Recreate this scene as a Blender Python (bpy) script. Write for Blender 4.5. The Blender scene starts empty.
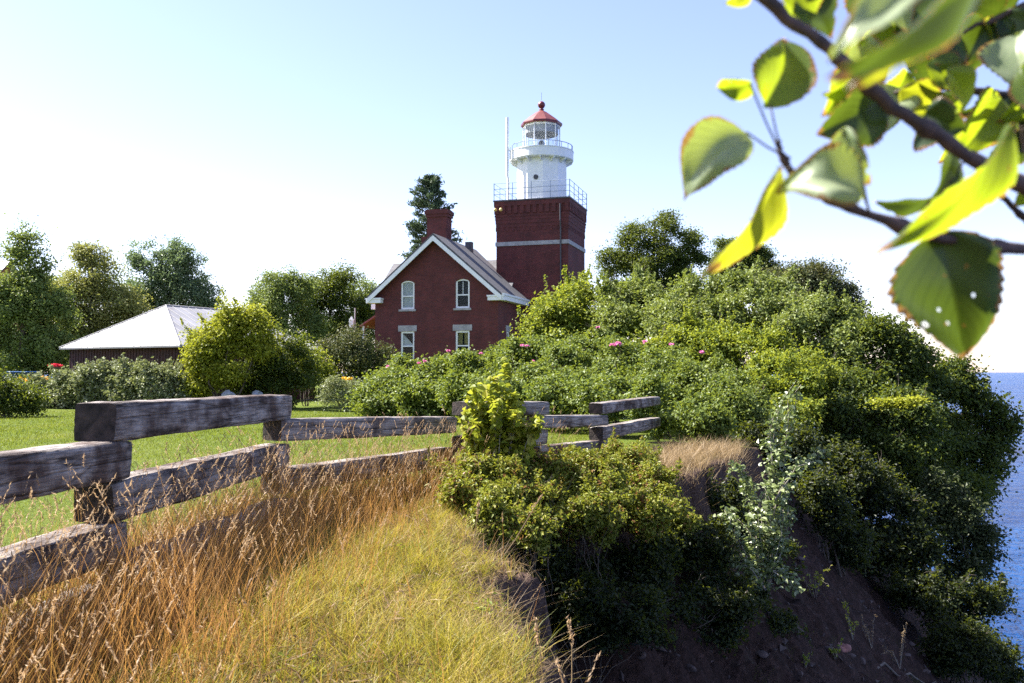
import bpy, bmesh, math, random
import numpy as np
from mathutils import Vector, Matrix

# ------------------------------------------------------------------ camera, sky, sun, exposure
scene = bpy.context.scene
COL = scene.collection
F = 910.0                       # focal length in pixels of a 1024 px wide frame
CZ = 2.0                        # camera height
PITCH = math.atan((372 - 341.5) / F)

cam_d = bpy.data.cameras.new('camera')
cam_d.sensor_width = 36.0
cam_d.lens = 36.0 * F / 1024.0
cam_d.clip_start = 0.03
cam_d.clip_end = 90000
cam_d.dof.use_dof = True
cam_d.dof.focus_distance = 16.0
cam_d.dof.aperture_fstop = 7.0
cam = bpy.data.objects.new('camera', cam_d)
COL.objects.link(cam)
cam.location = (0, 0, CZ)
cam.rotation_euler = (math.pi / 2 + PITCH, 0, 0)
scene.camera = cam

SUN_AZ = math.radians(-71)      # clockwise from +Y: the sun stands to the left and a little ahead
SUN_EL = math.radians(50)
world = bpy.data.worlds.new('World')
scene.world = world
world.use_nodes = True
wn = world.node_tree
bg = wn.nodes['Background']
sky = wn.nodes.new('ShaderNodeTexSky')
sky.sky_type = 'NISHITA'
sky.sun_disc = False
sky.sun_elevation = SUN_EL
sky.sun_rotation = SUN_AZ
sky.altitude = 200
sky.air_density = 1.0
sky.dust_density = 0.6
sky.ozone_density = 3.5
tint = wn.nodes.new('ShaderNodeMix'); tint.data_type = 'RGBA'; tint.blend_type = 'MULTIPLY'
tint.inputs[0].default_value = 1.0
tint.inputs[7].default_value = (1.17, 0.955, 1.0, 1)
wn.links.new(sky.outputs[0], tint.inputs[6])
wn.links.new(tint.outputs[2], bg.inputs[0])
bg.inputs[1].default_value = 0.076

sun_dir = Vector((math.sin(SUN_AZ) * math.cos(SUN_EL), math.cos(SUN_AZ) * math.cos(SUN_EL), math.sin(SUN_EL)))
sd = bpy.data.lights.new('sun', 'SUN')
sd.energy = 5.0
sd.angle = math.radians(0.53)
sd.color = (1.0, 0.95, 0.86)
sun = bpy.data.objects.new('sun', sd)
COL.objects.link(sun)
sun.location = (-40, 20, 60)
sun.rotation_euler = (-sun_dir).to_track_quat('-Z', 'Y').to_euler()

scene.view_settings.view_transform = 'Standard'
scene.view_settings.look = 'None'
scene.view_settings.exposure = 2.05
scene.view_settings.gamma = 1.0
scene.view_settings.use_curve_mapping = False
scene.render.engine = 'CYCLES'
scene.cycles.max_bounces = 7
scene.cycles.diffuse_bounces = 3
scene.cycles.glossy_bounces = 3
scene.cycles.transmission_bounces = 5
scene.cycles.transparent_max_bounces = 6
scene.cycles.use_denoising = False
scene.cycles.sample_clamp_indirect = 6.0

# ------------------------------------------------------------------ helpers
def P(px, py, Y):
    """The world point seen at pixel (px, py) at depth Y."""
    u = (341.5 - py) / F
    c, s = math.cos(PITCH), math.sin(PITCH)
    wy = c - u * s
    wz = s + u * c
    k = Y / wy
    return np.array(((px - 512) / F * k, Y, CZ + wz * k))

def tag(o, label=None, cat=None, group=None, kind=None):
    if label: o['label'] = label
    if cat: o['category'] = cat
    if group: o['group'] = group
    if kind: o['kind'] = kind
    return o

def empty(name, loc=(0, 0, 0), rz=0.0, parent=None):
    o = bpy.data.objects.new(name, None)
    COL.objects.link(o)
    o.location = loc
    o.rotation_euler = (0, 0, rz)
    o.empty_display_size = 0.2
    if parent: o.parent = parent
    return o

def np_mesh(name, verts, faces, mats, parent=None, smooth=False, matidx=None, uv=None):
    """One mesh object out of numpy arrays; faces is an (M,k) array or a list of such arrays."""
    verts = np.asarray(verts, dtype=np.float32)
    fl = faces if isinstance(faces, list) else [faces]
    fl = [np.asarray(f, dtype=np.int32) for f in fl if len(f)]
    me = bpy.data.meshes.new(name)
    me.vertices.add(len(verts))
    me.vertices.foreach_set('co', verts.ravel())
    loops = np.concatenate([f.ravel() for f in fl])
    tot = np.concatenate([np.full(len(f), f.shape[1], np.int32) for f in fl])
    start = np.concatenate(([0], np.cumsum(tot)[:-1])).astype(np.int32)
    me.loops.add(len(loops))
    me.loops.foreach_set('vertex_index', loops)
    me.polygons.add(len(tot))
    me.polygons.foreach_set('loop_start', start)
    try: me.polygons.foreach_set('loop_total', tot)
    except Exception: pass
    if matidx is not None: me.polygons.foreach_set('material_index', np.asarray(matidx, np.int32))
    if uv is not None:
        l = me.uv_layers.new(name='UVMap')
        l.data.foreach_set('uv', np.asarray(uv, np.float32)[loops].ravel())
    me.update(calc_edges=True)
    if smooth: me.polygons.foreach_set('use_smooth', np.ones(len(tot), bool))
    else: me.polygons.foreach_set('use_smooth', np.zeros(len(tot), bool))
    for m in (mats if isinstance(mats, (list, tuple)) else [mats]): me.materials.append(m)
    o = bpy.data.objects.new(name, me)
    COL.objects.link(o)
    if parent: o.parent = parent
    return o

class MB:
    """Collects boxes, prisms, tubes and lathes into one mesh."""
    def __init__(self): self.v = []; self.f = []
    def add(self, vs, fs):
        b = len(self.v)
        self.v += [tuple(map(float, p)) for p in vs]
        self.f += [tuple(b + i for i in f) for f in fs]
    def box(self, x0, x1, y0, y1, z0, z1):
        self.add([(x0,y0,z0),(x1,y0,z0),(x1,y1,z0),(x0,y1,z0),(x0,y0,z1),(x1,y0,z1),(x1,y1,z1),(x0,y1,z1)],
                 [(0,3,2,1),(4,5,6,7),(0,1,5,4),(1,2,6,5),(2,3,7,6),(3,0,4,7)])
    def prism(self, poly, a, b, axis='y'):
        """poly: 2-D points counter-clockwise, extruded from a to b along the axis."""
        n = len(poly)
        def pt(p, t):
            return (p[0], t, p[1]) if axis == 'y' else ((t, p[0], p[1]) if axis == 'x' else (p[0], p[1], t))
        vs = [pt(p, a) for p in poly] + [pt(p, b) for p in poly]
        fs = [tuple(range(n)), tuple(range(2*n-1, n-1, -1))]
        fs += [(i, i+n, (i+1) % n + n, (i+1) % n) for i in range(n)]
        self.add(vs, fs)
    def solid(self, top, dz):
        """a sloping slab: top quad (list of 3-D points) given a thickness downwards."""
        n = len(top)
        vs = list(top) + [(p[0], p[1], p[2]-dz) for p in top]
        fs = [tuple(range(n)), tuple(range(2*n-1, n-1, -1))]
        fs += [(i, i+n, (i+1) % n + n, (i+1) % n) for i in range(n)]
        self.add(vs, fs)
    def tube(self, pts, radii, n=6, cap=True):
        v, f = tube_np([np.array(p, float) for p in pts], radii if hasattr(radii, '__len__') else [radii]*len(pts), n)
        self.add(v, f)
        if cap:
            b = len(self.v) - len(v)
            self.f.append(tuple(b+i for i in range(n-1, -1, -1)))
            self.f.append(tuple(b+len(v)-n+i for i in range(n)))
    def lathe(self, prof, cx=0, cy=0, n=24, rot=0.0):
        vs = []; fs = []
        m = len(prof)
        for k in range(n):
            a = 2*math.pi*k/n + rot
            for r, z in prof: vs.append((cx+r*math.cos(a), cy+r*math.sin(a), z))
        for k in range(n):
            k2 = (k+1) % n
            for j in range(m-1): fs.append((k*m+j, k2*m+j, k2*m+j+1, k*m+j+1))
        self.add(vs, fs)
    def build(self, name, mats, parent=None, smooth=False, bevel=0.0, fix=True):
        me = bpy.data.meshes.new(name)
        me.from_pydata(self.v, [], self.f)
        if fix:
            bm = bmesh.new(); bm.from_mesh(me)
            bmesh.ops.recalc_face_normals(bm, faces=bm.faces[:])
            bm.to_mesh(me); bm.free()
        me.update()
        for m in (mats if isinstance(mats, (list, tuple)) else [mats]): me.materials.append(m)
        if smooth:
            for p in me.polygons: p.use_smooth = True
        o = bpy.data.objects.new(name, me)
        COL.objects.link(o)
        if parent: o.parent = parent
        if bevel:
            b = o.modifiers.new('bevel', 'BEVEL'); b.width = bevel; b.segments = 2; b.limit_method = 'ANGLE'
        return o

def tube_np(pts, radii, n=6):
    pts = [np.asarray(p, float) for p in pts]
    vs = []; fs = []
    ref = np.array((0.31, 0.17, 0.93))
    for i, p in enumerate(pts):
        t = pts[min(i+1, len(pts)-1)] - pts[max(i-1, 0)]
        t = t / (np.linalg.norm(t) + 1e-9)
        a = np.cross(t, ref)
        if np.linalg.norm(a) < 0.1: a = np.cross(t, np.array((1., 0.2, 0)))
        a /= np.linalg.norm(a); b = np.cross(t, a)
        for k in range(n):
            w = 2*math.pi*k/n
            vs.append(p + radii[i]*(math.cos(w)*a + math.sin(w)*b))
    for i in range(len(pts)-1):
        for k in range(n):
            k2 = (k+1) % n
            fs.append((i*n+k, i*n+k2, (i+1)*n+k2, (i+1)*n+k))
    return vs, fs

def limb(a, b, r0, r1, rng, seg=6, wob=0.08, sag=0.0):
    a = np.asarray(a, float); b = np.asarray(b, float)
    L = np.linalg.norm(b-a)
    pts = []; rr = []
    off = np.zeros(3)
    for i in range(seg+1):
        t = i/seg
        if 0 < i < seg: off = off*0.5 + rng.normal(size=3)*wob*L/seg*1.5
        else: off = off*0
        q = a + (b-a)*t + off
        q = q + np.array((0, 0, sag*L*math.sin(math.pi*t)))
        pts.append(q); rr.append(r0 + (r1-r0)*t)
    return pts, rr

# ------------------------------------------------------------------ material helpers
def new_mat(name):
    m = bpy.data.materials.new(name); m.use_nodes = True
    nt = m.node_tree
    return m, nt, nt.nodes['Principled BSDF'], nt.nodes['Material Output']

def ramp(nt, fac, stops, interp='LINEAR'):
    r = nt.nodes.new('ShaderNodeValToRGB')
    r.color_ramp.interpolation = interp
    els = r.color_ramp.elements
    while len(els) < len(stops): els.new(0.5)
    for e, (p, c) in zip(els, stops):
        e.position = p; e.color = (c[0], c[1], c[2], 1)
    if fac is not None: nt.links.new(fac, r.inputs[0])
    return r.outputs[0]

def noise(nt, vec, scale, detail=4, rough=0.55):
    n = nt.nodes.new('ShaderNodeTexNoise')
    n.inputs['Scale'].default_value = scale
    n.inputs['Detail'].default_value = detail
    n.inputs['Roughness'].default_value = rough
    if vec is not None: nt.links.new(vec, n.inputs['Vector'])
    return n.outputs['Fac']

def coord(nt, kind='Object'):
    return nt.nodes.new('ShaderNodeTexCoord').outputs[kind]

def mapping(nt, vec, scale=(1,1,1), loc=(0,0,0)):
    m = nt.nodes.new('ShaderNodeMapping')
    m.inputs['Scale'].default_value = scale; m.inputs['Location'].default_value = loc
    nt.links.new(vec, m.inputs['Vector'])
    return m.outputs[0]

def mix(nt, fac, a, b, mode='MIX'):
    m = nt.nodes.new('ShaderNodeMix'); m.data_type = 'RGBA'; m.blend_type = mode
    for v, i in ((fac, 0), (a, 6), (b, 7)):
        if hasattr(v, 'is_linked') or hasattr(v, 'links'): nt.links.new(v, m.inputs[i])
        elif i == 0: m.inputs[0].default_value = v
        else: m.inputs[i].default_value = (v[0], v[1], v[2], 1)
    return m.outputs[2]

def math_n(nt, op, a, b=None):
    m = nt.nodes.new('ShaderNodeMath'); m.operation = op
    for i, v in enumerate((a, b)):
        if v is None: continue
        if isinstance(v, (int, float)): m.inputs[i].default_value = v
        else: nt.links.new(v, m.inputs[i])
    return m.outputs[0]

def bump(nt, h, strength, dist, bsdf):
    b = nt.nodes.new('ShaderNodeBump')
    b.inputs['Strength'].default_value = strength; b.inputs['Distance'].default_value = dist
    nt.links.new(h, b.inputs['Height']); nt.links.new(b.outputs[0], bsdf.inputs['Normal'])

def plain(name, c, rough=0.6, metal=0.0, var=0.12, scale=3.0):
    m, nt, b, o = new_mat(name)
    n = noise(nt, coord(nt), scale)
    d = [max(0, x*(1-var*2)) for x in c]; l = [min(1, x*(1+var)) for x in c]
    nt.links.new(ramp(nt, n, [(0.3, d), (0.7, l)]), b.inputs['Base Color'])
    b.inputs['Roughness'].default_value = rough; b.inputs['Metallic'].default_value = metal
    return m

def leaf_mat(name, stops, trans=0.35, tcol=(0.36, 0.42, 0.03), rough=0.5, spec=0.25, patch=0.25, pscale=0.5):
    """stops: the colours single leaves take, from rare to common; patches of the plant lean to the lighter or darker ones."""
    m, nt, b, o = new_mat(name)
    g = nt.nodes.new('ShaderNodeNewGeometry')
    n = noise(nt, coord(nt), pscale, 2)
    f = math_n(nt, 'ADD', g.outputs['Random Per Island'], math_n(nt, 'MULTIPLY', math_n(nt, 'SUBTRACT', n, 0.5), patch*4))
    col = ramp(nt, f, [(i/(len(stops)-1), c) for i, c in enumerate(stops)])
    nt.links.new(col, b.inputs['Base Color'])
    b.inputs['Roughness'].default_value = rough
    b.inputs['Specular IOR Level'].default_value = spec
    t = nt.nodes.new('ShaderNodeBsdfTranslucent')
    tc = mix(nt, 0.55, col, tcol)
    nt.links.new(tc, t.inputs[0])
    mx = nt.nodes.new('ShaderNodeMixShader'); mx.inputs[0].default_value = trans
    nt.links.new(b.outputs[0], mx.inputs[1]); nt.links.new(t.outputs[0], mx.inputs[2])
    nt.links.new(mx.outputs[0], o.inputs['Surface'])
    return m

def srgb(r, g, b):
    f = lambda c: (c/255/12.92) if c/255 <= 0.04045 else ((c/255+0.055)/1.055)**2.4
    return (f(r), f(g), f(b))

M = {}
# foliage kinds
M['rose'] = leaf_mat('rose_leaves', [(0.05815,0.08724,0.01437),(0.09515,0.1386,0.02463),(0.1322,0.1745,0.03592),(0.1691,0.2053,0.05645)], 0.3)
M['willow'] = leaf_mat('greygreen_leaves', [(0.08223,0.1139,0.02783),(0.1328,0.1771,0.04174),(0.1834,0.2213,0.06325),(0.2277,0.253,0.1012)], 0.3)
M['bright'] = leaf_mat('bright_leaves', [(0.08131,0.122,0.01423),(0.1321,0.1829,0.02236),(0.1829,0.2237,0.03049),(0.2541,0.2745,0.04574)], 0.38, (0.4901,0.5227,0.03267))
M['maple'] = leaf_mat('dark_leaves', [(0.02214,0.03838,0.00738),(0.03838,0.06273,0.01107),(0.05904,0.08856,0.01624),(0.09225,0.1181,0.02066)], 0.3)
M['shadewillow'] = leaf_mat('shaded_grey_leaves', [(0.03,0.045,0.012),(0.05,0.065,0.02),(0.09,0.10,0.04)], 0.25, (0.15,0.2,0.03))  # darker copy of the grey green leaves, slope shade put into it
M['shade'] = leaf_mat('shaded_slope_leaves', [(0.0108,0.018,0.0054),(0.0168,0.027,0.0072),(0.027,0.036,0.0108)], 0.25)  # darkened leaves: the shade of the slope is put into their colour
M['far'] = leaf_mat('far_leaves', [(0.0624,0.1014,0.02808),(0.1014,0.1482,0.039),(0.1482,0.195,0.0546),(0.2028,0.2418,0.078)], 0.28, (0.468,0.5616,0.078))
M['olive'] = leaf_mat('olive_leaves', [(0.1222,0.1437,0.03594),(0.1796,0.2012,0.05462),(0.2444,0.2587,0.07906),(0.3019,0.2946,0.115)], 0.28, (0.5796,0.5796,0.0966))
M['bluegreen'] = leaf_mat('bluegreen_leaves', [(0.0729,0.1134,0.05184),(0.1134,0.162,0.081),(0.162,0.2106,0.1134)], 0.28, (0.3432,0.468,0.1404))
M['yellow'] = leaf_mat('yellow_leaves', [(0.1025,0.1322,0.0121),(0.1893,0.2203,0.01901),(0.2681,0.282,0.02592),(0.3312,0.3261,0.0432)], 0.36, (0.4887,0.5098,0.0357))
M['low'] = leaf_mat('low_shrub_leaves', [(0.1901,0.07251,0.02543),(0.1031,0.127,0.01453),(0.1426,0.1722,0.01889),(0.206,0.2265,0.02543),(0.2536,0.2446,0.05085)], 0.3, (0.4239,0.4459,0.03109), pscale=1.5)
M['sapling'] = leaf_mat('sapling_leaves', [(0.15,0.195,0.015),(0.21,0.255,0.0225),(0.285,0.3,0.03),(0.345,0.315,0.075)], 0.4, (0.496, 0.512, 0.04), pscale=1.5)
M['pale'] = leaf_mat('pale_leaves', [(0.06864,0.09862,0.02312),(0.1373,0.1745,0.05202),(0.2196,0.2655,0.1098),(0.3157,0.3566,0.1965)], 0.25, (0.2308,0.3062,0.05184), rough=0.35, spec=0.6, pscale=2)
M['garden'] = leaf_mat('garden_leaves', [(0.08797,0.1173,0.0391),(0.1564,0.1857,0.0782),(0.2346,0.2541,0.1368),(0.3226,0.3323,0.2053)], 0.25, (0.3465,0.3762,0.099))
M['needles'] = leaf_mat('needles', [(0.045,0.075,0.042),(0.0675,0.105,0.0525),(0.105,0.1425,0.0825)], 0.12, (0.21,0.3,0.105))
M['darkbush'] = leaf_mat('reddish_bush_leaves', [(0.03,0.05,0.014),(0.05,0.075,0.018),(0.085,0.10,0.03),(0.12,0.11,0.05)], 0.25, (0.2,0.2,0.05))
# grasses
M['tall_grass'] = leaf_mat('dry_grass_stems', [(0.1895,0.1546,0.03071),(0.3101,0.1546,0.04388),(0.4135,0.2032,0.06581),(0.4824,0.2927,0.1229)], 0.35, (0.6187,0.317,0.08103), patch=0.12)
M['bank_grass'] = leaf_mat('bank_grass_blades', [(0.09173,0.1235,0.01098),(0.1769,0.1715,0.01746),(0.2621,0.2194,0.02994),(0.3277,0.24,0.0499),(0.3931,0.3154,0.09979)], 0.4, (0.5063,0.4286,0.03969), patch=0.3, pscale=1.1)
M['straw'] = leaf_mat('straw_grass', [(0.2232,0.1488,0.0744),(0.2976,0.2108,0.1116),(0.3596,0.2666,0.1612)], 0.35, (0.36,0.252,0.108), patch=0.1)
M['lawn_grass'] = leaf_mat('lawn_blades', [(0.0682,0.1023,0.00744),(0.0961,0.1302,0.01116),(0.124,0.155,0.01612),(0.1736,0.1798,0.031)], 0.35, (0.294, 0.35, 0.021), patch=0.2, pscale=0.35)
M['seed'] = leaf_mat('seed_heads', [(0.345,0.2109,0.1082),(0.4485,0.3039,0.1713),(0.5347,0.3967,0.2523)], 0.4, (0.5775,0.4037,0.2155), patch=0.05)
M['pink'] = leaf_mat('pink_petals', [(0.6,0.12,0.32),(0.7,0.25,0.45)], 0.3, (0.8,0.3,0.5))
M['yflower'] = leaf_mat('yellow_petals', [(0.7,0.38,0.01),(0.8,0.5,0.03)], 0.25, (0.8,0.5,0.02))
M['redflower'] = leaf_mat('red_petals', [(0.6,0.02,0.04),(0.7,0.05,0.10)], 0.2, (0.7,0.05,0.1))
M['bark'] = plain('bark', (0.12,0.095,0.075), 0.9, var=0.3, scale=9)
M['palebark'] = plain('pale_bark', (0.28,0.25,0.2), 0.85, var=0.25, scale=9)
M['twig'] = plain('twig_bark', (0.075,0.045,0.04), 0.65, var=0.4, scale=55)

# ------------------------------------------------------------------ terrain
EDGE = np.array([(40,-400),(6,-60),(1.4,-6),(0.85,0),(0.55,2.5),(0.10,4.5),(0.04,6.2),(-0.32,8.9),(-0.5,10.6),(-0.15,11.9),
                 (1.0,12.7),(2.4,14.0),(3.5,16.0),(5.2,19.6),(7.2,25),(9.0,30),(11.2,37),(13.2,46),(15.5,62),(16.5,90),(14,130),
                 (0,200),(-200,330),(-900,520),(-4000,800)], float)

def edge_dist(x, y):
    """signed distance to the bluff's edge: positive on the land."""
    x = np.asarray(x, float); y = np.asarray(y, float)
    best = np.full(x.shape, 1e18); sign = np.ones(x.shape)
    for (ax, ay), (bx, by) in zip(EDGE[:-1], EDGE[1:]):
        dx, dy = bx-ax, by-ay
        t = np.clip(((x-ax)*dx + (y-ay)*dy)/(dx*dx+dy*dy), 0, 1)
        d2 = (x-ax-t*dx)**2 + (y-ay-t*dy)**2
        s = np.where(dx*(y-ay) - dy*(x-ax) > 0, 1.0, -1.0)
        upd = d2 < best - 1e-9
        best = np.where(upd, d2, best); sign = np.where(upd, s, sign)
    d = np.sqrt(best)*sign
    near = np.exp(-((y-8)/14)**2)
    d = d + near*(0.13*np.sin(y*2.6+0.8) + 0.07*np.sin(y*4.9+2) + 0.07*np.sin(x*5.1+y*3.3) + 0.05*np.sin(y*8.7-x*4.0) + 0.045*np.sin(y*19+x*13) + 0.03*np.sin(y*37-x*29))
    return d

def sstep(a, b, t):
    t = np.clip((t-a)/(b-a), 0, 1); return t*t*(3-2*t)

def terrain(x, y):
    x = np.asarray(x, float); y = np.asarray(y, float)
    d = edge_dist(x, y)
    top = 0.45 - 0.25*sstep(9, 38, y) + 0.03*np.sin(x*0.7+1)*np.cos(y*0.55) + 0.012*np.sin(x*3.1+y*1.3)*np.sin(y*2.7)
    top = top - 0.10*np.exp(-np.maximum(d, 0)/0.25)*np.exp(-((y-8)/12)**2)
    s = np.maximum(-d, 0)
    lip = 0.85*sstep(0, 0.28, s) + 1.24*np.maximum(s-0.12, 0)
    rough = sstep(0.2, 1.0, s)*(0.16*np.sin(x*1.7+y*0.9)*np.sin(y*1.3-x*0.6) + 0.07*np.sin(x*4.3-y*3.1)*np.sin(y*4.9+x) + 0.05*np.sin(x*11+y*7)*np.sin(y*12-x*5) + 0.13*np.abs(np.sin((x*0.55+y)*2.1+0.6*np.sin(x*1.3))))
    z = top - lip + rough
    return np.maximum(z, -22.0)

def tz(x, y): return float(terrain(np.array([x]), np.array([y]))[0])

def axis_samples(parts):
    out = []
    for a, b, h in parts: out += list(np.arange(a, b, h))
    out.append(parts[-1][1])
    return np.array(out)

def grow(start, stop, h0, k):
    v = [start]; h = h0
    while abs(v[-1]) < abs(stop):
        h *= k; v.append(v[-1] + (h if stop > start else -h))
    return v

xs = np.array(sorted(set(grow(-6, -30000, 0.25, 1.12)[::-1] + list(np.arange(-5.9, -1.2, 0.16)) + list(np.arange(-1.2, 4.2, 0.07)) + list(np.arange(4.2, 16, 0.14)) + grow(16, 30000, 0.25, 1.15))))
ys = np.array(sorted(set(grow(2, -3000, 0.25, 1.3)[::-1] + list(np.arange(2.1, 17.5, 0.075)) + list(np.arange(17.5, 32, 0.16)) + grow(32, 900, 0.3, 1.05) + [1500.0])))
gx, gy = np.meshgrid(xs, ys)
gz = terrain(gx, gy)
nv = gx.size; nx = len(xs); ny = len(ys)
tv = np.stack([gx.ravel(), gy.ravel(), gz.ravel()], 1)
ii = (np.arange(ny-1)[:, None]*nx + np.arange(nx-1)[None, :]).ravel()
tf = np.stack([ii, ii+1, ii+nx+1, ii+nx], 1)

def fence_x(y):
    return np.interp(y, [0, 6, 9.5, 12.6, 13.9, 16, 20, 24], [-2.65, -2.62, -2.40, -0.80, 0.5, 1.6, 3.2, 6.0])

def make_ground_mat():
    m, nt, b, o = new_mat('ground')
    at = nt.nodes.new('ShaderNodeAttribute'); at.attribute_name = 'zone'
    sep = nt.nodes.new('ShaderNodeSeparateColor'); nt.links.new(at.outputs['Color'], sep.inputs[0])
    pos = coord(nt)
    n1 = noise(nt, pos, 0.35, 5, 0.6); n2 = noise(nt, pos, 6, 5, 0.65); n3 = noise(nt, pos, 28, 4, 0.7)
    lawn = ramp(nt, math_n(nt, 'ADD', math_n(nt, 'MULTIPLY', n1, 0.6), math_n(nt, 'MULTIPLY', n2, 0.4)),
                [(0.3, (0.055,0.088,0.007)), (0.5, (0.09,0.125,0.011)), (0.7, (0.15,0.155,0.025))])
    bank = ramp(nt, n2, [(0.3, (0.05,0.04,0.02)), (0.55, (0.10,0.075,0.03)), (0.75, (0.16,0.11,0.055))])
    soil = ramp(nt, math_n(nt, 'ADD', math_n(nt, 'MULTIPLY', n2, 0.55), math_n(nt, 'MULTIPLY', n3, 0.45)),
                [(0.3, (0.014,0.009,0.007)), (0.48, (0.042,0.025,0.020)), (0.6, (0.075,0.043,0.036)), (0.75, (0.15,0.095,0.08))])
    c = mix(nt, sep.outputs[0], lawn, bank)
    lit_crust = ramp(nt, n3, [(0.3, (0.05,0.03,0.025)), (0.55, (0.11,0.07,0.056)), (0.75, (0.19,0.135,0.11))])  # paler dry soil at the lip, its sunlit rim put into the colour
    soil = mix(nt, sep.outputs[2], soil, lit_crust)
    c = mix(nt, sep.outputs[1], c, soil)
    nt.links.new(c, b.inputs['Base Color'])
    b.inputs['Roughness'].default_value = 0.95; b.inputs['Specular IOR Level'].default_value = 0.15
    h = math_n(nt, 'ADD', n2, math_n(nt, 'MULTIPLY', n3, 0.5))
    bump(nt, h, 1.0, 0.12, b)
    return m
M['ground'] = make_ground_mat()
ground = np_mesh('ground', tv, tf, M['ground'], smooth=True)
tag(ground, kind='structure')
dd = edge_dist(gx, gy).ravel()
bank_mask = sstep(-0.35, 0.15, gx.ravel() - fence_x(gy.ravel()))*(1-sstep(17, 22, gy.ravel()))
soil_mask = 1 - sstep(0.0, 0.30, dd)
lit_crust_mask = sstep(-0.5, -0.2, dd)*(1-sstep(24, 34, gy.ravel()))
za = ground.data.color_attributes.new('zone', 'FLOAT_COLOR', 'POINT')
za.data.foreach_set('color', np.stack([bank_mask, soil_mask, lit_crust_mask, np.ones(nv)], 1).astype(np.float32).ravel())

# lake
def make_water():
    m, nt, b, o = new_mat('lake_water')
    pos = coord(nt)
    n1 = noise(nt, mapping(nt, pos, (0.35, 0.35, 1)), 1.0, 6, 0.62)
    n2 = noise(nt, mapping(nt, pos, (0.006, 0.03, 1)), 1.0, 6, 0.65)
    nt.links.new(ramp(nt, n2, [(0.35, (0.003,0.018,0.085)), (0.62, (0.006,0.05,0.17))]), b.inputs['Base Color'])
    b.inputs['Roughness'].default_value = 0.22
    b.inputs['IOR'].default_value = 1.33
    b.inputs['Specular IOR Level'].default_value = 0.04
    bump(nt, n1, 1.0, 2.8, b)
    return m
M['water'] = make_water()
R = 60000.0
lake = np_mesh('lake', [(-R,-R,-20.5),(R,-R,-20.5),(R,R,-20.5),(-R,R,-20.5)], np.array([[0,1,2,3]]), M['water'])
tag(lake, kind='structure')

# ------------------------------------------------------------------ lighthouse
TH = math.radians(17)
HO = np.array((-8.72, 57.9, 0.0))
GZ = 0.05

def brick_mat(name, c1, c2, mortar):
    m, nt, b, o = new_mat(name)
    pos = coord(nt)
    s = nt.nodes.new('ShaderNodeSeparateXYZ'); nt.links.new(pos, s.inputs[0])
    u = math_n(nt, 'ADD', s.outputs[0], s.outputs[1])
    cb = nt.nodes.new('ShaderNodeCombineXYZ'); nt.links.new(u, cb.inputs[0]); nt.links.new(s.outputs[2], cb.inputs[1])
    br = nt.nodes.new('ShaderNodeTexBrick')
    br.inputs['Color1'].default_value = (*c1, 1); br.inputs['Color2'].default_value = (*c2, 1); br.inputs['Mortar'].default_value = (*mortar, 1)
    br.inputs['Scale'].default_value = 1.0; br.inputs['Brick Width'].default_value = 0.215; br.inputs['Row Height'].default_value = 0.075
    br.inputs['Mortar Size'].default_value = 0.008
    br.inputs['Bias'].default_value = -0.1
    nt.links.new(cb.outputs[0], br.inputs['Vector'])
    n = noise(nt, pos, 1.1, 5, 0.65)
    c = mix(nt, 1.0, br.outputs['Color'], ramp(nt, n, [(0.3, (0.55,0.52,0.52)), (0.7, (1.0,1.0,1.0))]), 'MULTIPLY')
    nt.links.new(c, b.inputs['Base Color'])
    b.inputs['Roughness'].default_value = 0.85
    bump(nt, br.outputs['Fac'], 0.4, -0.01, b)
    return m
M['brick'] = brick_mat('red_brick', (0.14,0.022,0.021), (0.085,0.014,0.015), (0.12,0.055,0.05))
M['white'] = plain('white_paint', (0.78,0.79,0.8), 0.45, var=0.04)
M['stone'] = plain('grey_stone', (0.33,0.32,0.33), 0.8, var=0.15)
M['shingle'] = plain('grey_shingles', (0.095,0.093,0.104), 0.85, var=0.2, scale=6)
M['redroof'] = plain('red_painted_metal', (0.15,0.032,0.03), 0.5, var=0.12)
M['darkred'] = plain('dark_red_metal', (0.13,0.016,0.022), 0.4, var=0.1)
M['rail'] = plain('bluegrey_rail_paint', (0.25,0.31,0.42), 0.5, var=0.1)
M['darkmetal'] = plain('dark_metal', (0.05,0.05,0.06), 0.5)
M['curtain'] = plain('curtain_cloth', (0.8,0.8,0.78), 0.9, var=0.04)
M['room'] = plain('dark_room', (0.03,0.03,0.035), 0.9)
M['lampglow'] = plain('yellow_lamp_glass', (0.7,0.5,0.15), 0.4)
def glass_mat(name, base=(0.02,0.03,0.035), tr=0.35):
    m, nt, b, o = new_mat(name)
    b.inputs['Base Color'].default_value = (*base, 1); b.inputs['Roughness'].default_value = 0.04
    b.inputs['IOR'].default_value = 1.52
    t = nt.nodes.new('ShaderNodeBsdfTransparent'); t.inputs[0].default_value = (0.93,0.96,0.97,1)
    mx = nt.nodes.new('ShaderNodeMixShader'); mx.inputs[0].default_value = tr
    nt.links.new(b.outputs[0], mx.inputs[1]); nt.links.new(t.outputs[0], mx.inputs[2])
    nt.links.new(mx.outputs[0], o.inputs['Surface'])
    return m
M['pane'] = glass_mat('window_glass', tr=0.82)
M['lantern_glass'] = glass_mat('lantern_glass', (0.5,0.55,0.6), 0.88)

house = empty('lighthouse', (HO[0], HO[1], GZ), -TH)
tag(house, 'red brick lighthouse with gabled house, square tower and white lantern room under red roof', 'lighthouse')
W, EZ, AZ = 8.23, 7.05, 10.58          # width, eave and ridge above the sea-side lawn
SL = (AZ-EZ)/(W/2)
def rake(x): return AZ - abs(x-W/2)*SL - 0.05

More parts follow.
